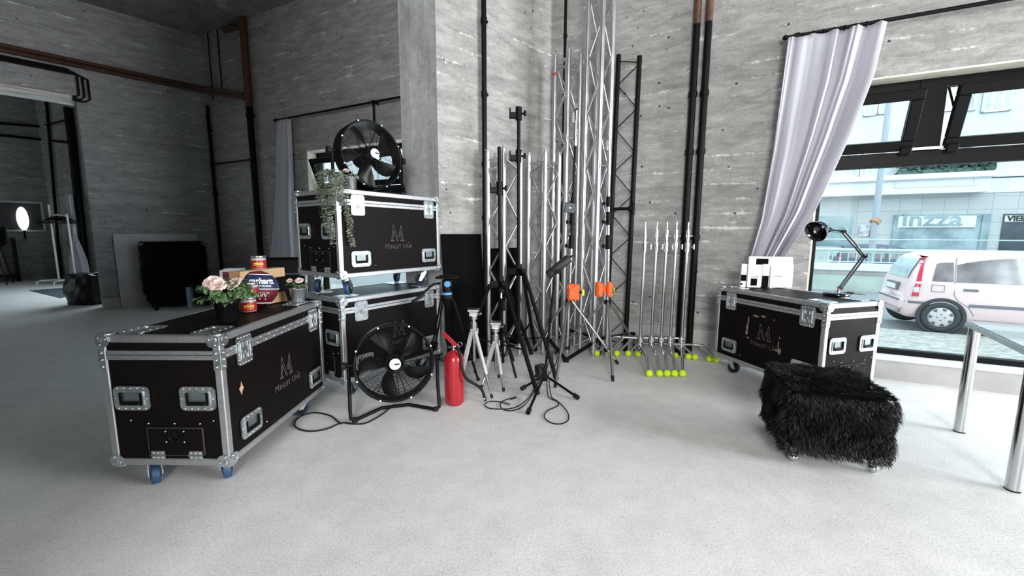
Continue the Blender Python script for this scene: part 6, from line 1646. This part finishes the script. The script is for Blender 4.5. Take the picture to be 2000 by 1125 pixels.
o = patch(lambda a,b:(.80+.20*a, .80+.045*b), 3,2,'door_handle',M['trim'],.012)
def seam(pts_, name): m=MB(); m.tube([side(x,z,.003) for x,z in pts_],.005,5); m.build(name,M['trim'],car)
seam([(.80,1.47),(.70,1.40),(.68,1.2),(.68,.95),(.68,.72),(.74,.62),(.90,.50),(.98,.36),(1.02,.26),(1.62,.24),(1.66,.5),(1.66,.9),(1.66,1.2),(1.64,1.47)],'rear_door_seam')
seam([(1.66,.5),(1.68,.26),(2.5,.24),(2.55,.5),(2.5,.9)],'front_door_seam')
seam([(.36,.90),(.54,.89),(.54,.77),(.36,.77),(.36,.90)],'fuel_flap')
# hatch: window, plate
def hatch(y, z, off=.006):
    best = None
    for a,b in zip(ST[:6],ST[1:6]):
        if a[5] <= z <= b[5]: k=(z-a[5])/(b[5]-a[5]); best = a[0]+(b[0]-a[0])*k
    return Vector(((best or 0)-off, y, z))
m = MB(); V=[];F=[]
for i in range(7):
    for j in range(6): V.append(hatch(-.52+1.04*i/6, 1.0+.38*j/5, .012))
for i in range(6):
    for j in range(5): p=i*6+j; F.append((p,p+1,p+7,p+6))
m.add(V,F,True); m.build('rear_window', M['rglass'], car)
m = MB(); m.box(-.01,.06,-.28,.28,.72,.88,.01); m.m=1; m.box(-.018,.0,-.24,.24,.745,.845); m.build('number_plate_recess',[M['trim'],M['white']],car)
m = MB(); m.box(-.035,.06,-.62,.62,.36,.60,.05); m.build('rear_bumper', M['paint'], car)
m = MB(); m.box(-.042,.02,-.58,.58,.535,.575,.01); m.build('bumper_strip', M['trim'], car)
for x in (.53,2.83):
    for sy in (-1,1):
        m = MB(); m.T = frame((x,sy*.70,.29),(1,0,0),(0,0,1),(0,-1,0)) if sy<0 else frame((x,sy*.70,.29),(1,0,0),(0,0,1),(0,1,0))
        m.lathe([(0,.085),(.36,.085),(.365,.10),(.30,.104),(.30,.06),(0,.06)],36); m.build('wheel_arch', M['tyre'], car)
        m = MB(); m.T = frame((x,sy*.70,.285),(1,0,0),(0,0,1),(0,-1,0)) if sy<0 else frame((x,sy*.70,.285),(1,0,0),(0,0,1),(0,1,0))
        m.lathe([(0,-.06),(.27,-.06),(.285,-.04),(.285,.09),(.27,.115),(.19,.118),(.19,.10),(0,.10)],36); o = m.build('tyre', M['tyre'], car)
        m = MB(); m.T = frame((x,sy*.70,.285),(1,0,0),(0,0,1),(0,-1,0)) if sy<0 else frame((x,sy*.70,.285),(1,0,0),(0,0,1),(0,1,0))
        m.lathe([(0,.128),(.06,.126),(.15,.122),(.188,.112),(.190,.10)],36); h_ = m.build('hubcap', M['hub'], o)
        m = MB(); m.T = frame((x,sy*.70,.285),(1,0,0),(0,0,1),(0,-1,0)) if sy<0 else frame((x,sy*.70,.285),(1,0,0),(0,0,1),(0,1,0))
        for k in range(7):
            a_ = 2*pi*k/7+.4
            for da,r0_ in ((-.13,.135),(0,.12),(.13,.135)): m.bar((r0_*cos(a_+da),r0_*sin(a_+da),.123),(.172*cos(a_+da),.172*sin(a_+da),.119),.014,.008,(0,0,1))
        for k in range(4): a_=2*pi*k/4; m.prism(circ(.011,8,.055*cos(a_),.055*sin(a_)),.124,.130)
        m.build('hubcap_slots', M['tyre'], h_)

# a dark car parked on the far side of the railing
M['paint_dark'] = mat('dark_blue_paint', (.07,.10,.16), .3, coat=.4)
dc = copy_tree(car); dc['label'] = 'dark blue parked car half hidden behind the street railing'
q = FW(PF(1625,482,-17.5)[0], -17.5, GZ-.06); dc.location = q
for ch in dc.children:
    if ch.name.split('.')[0] in ('body','rear_bumper'):
        ch.material_slots[0].link = 'OBJECT'; ch.material_slots[0].material = M['paint_dark']
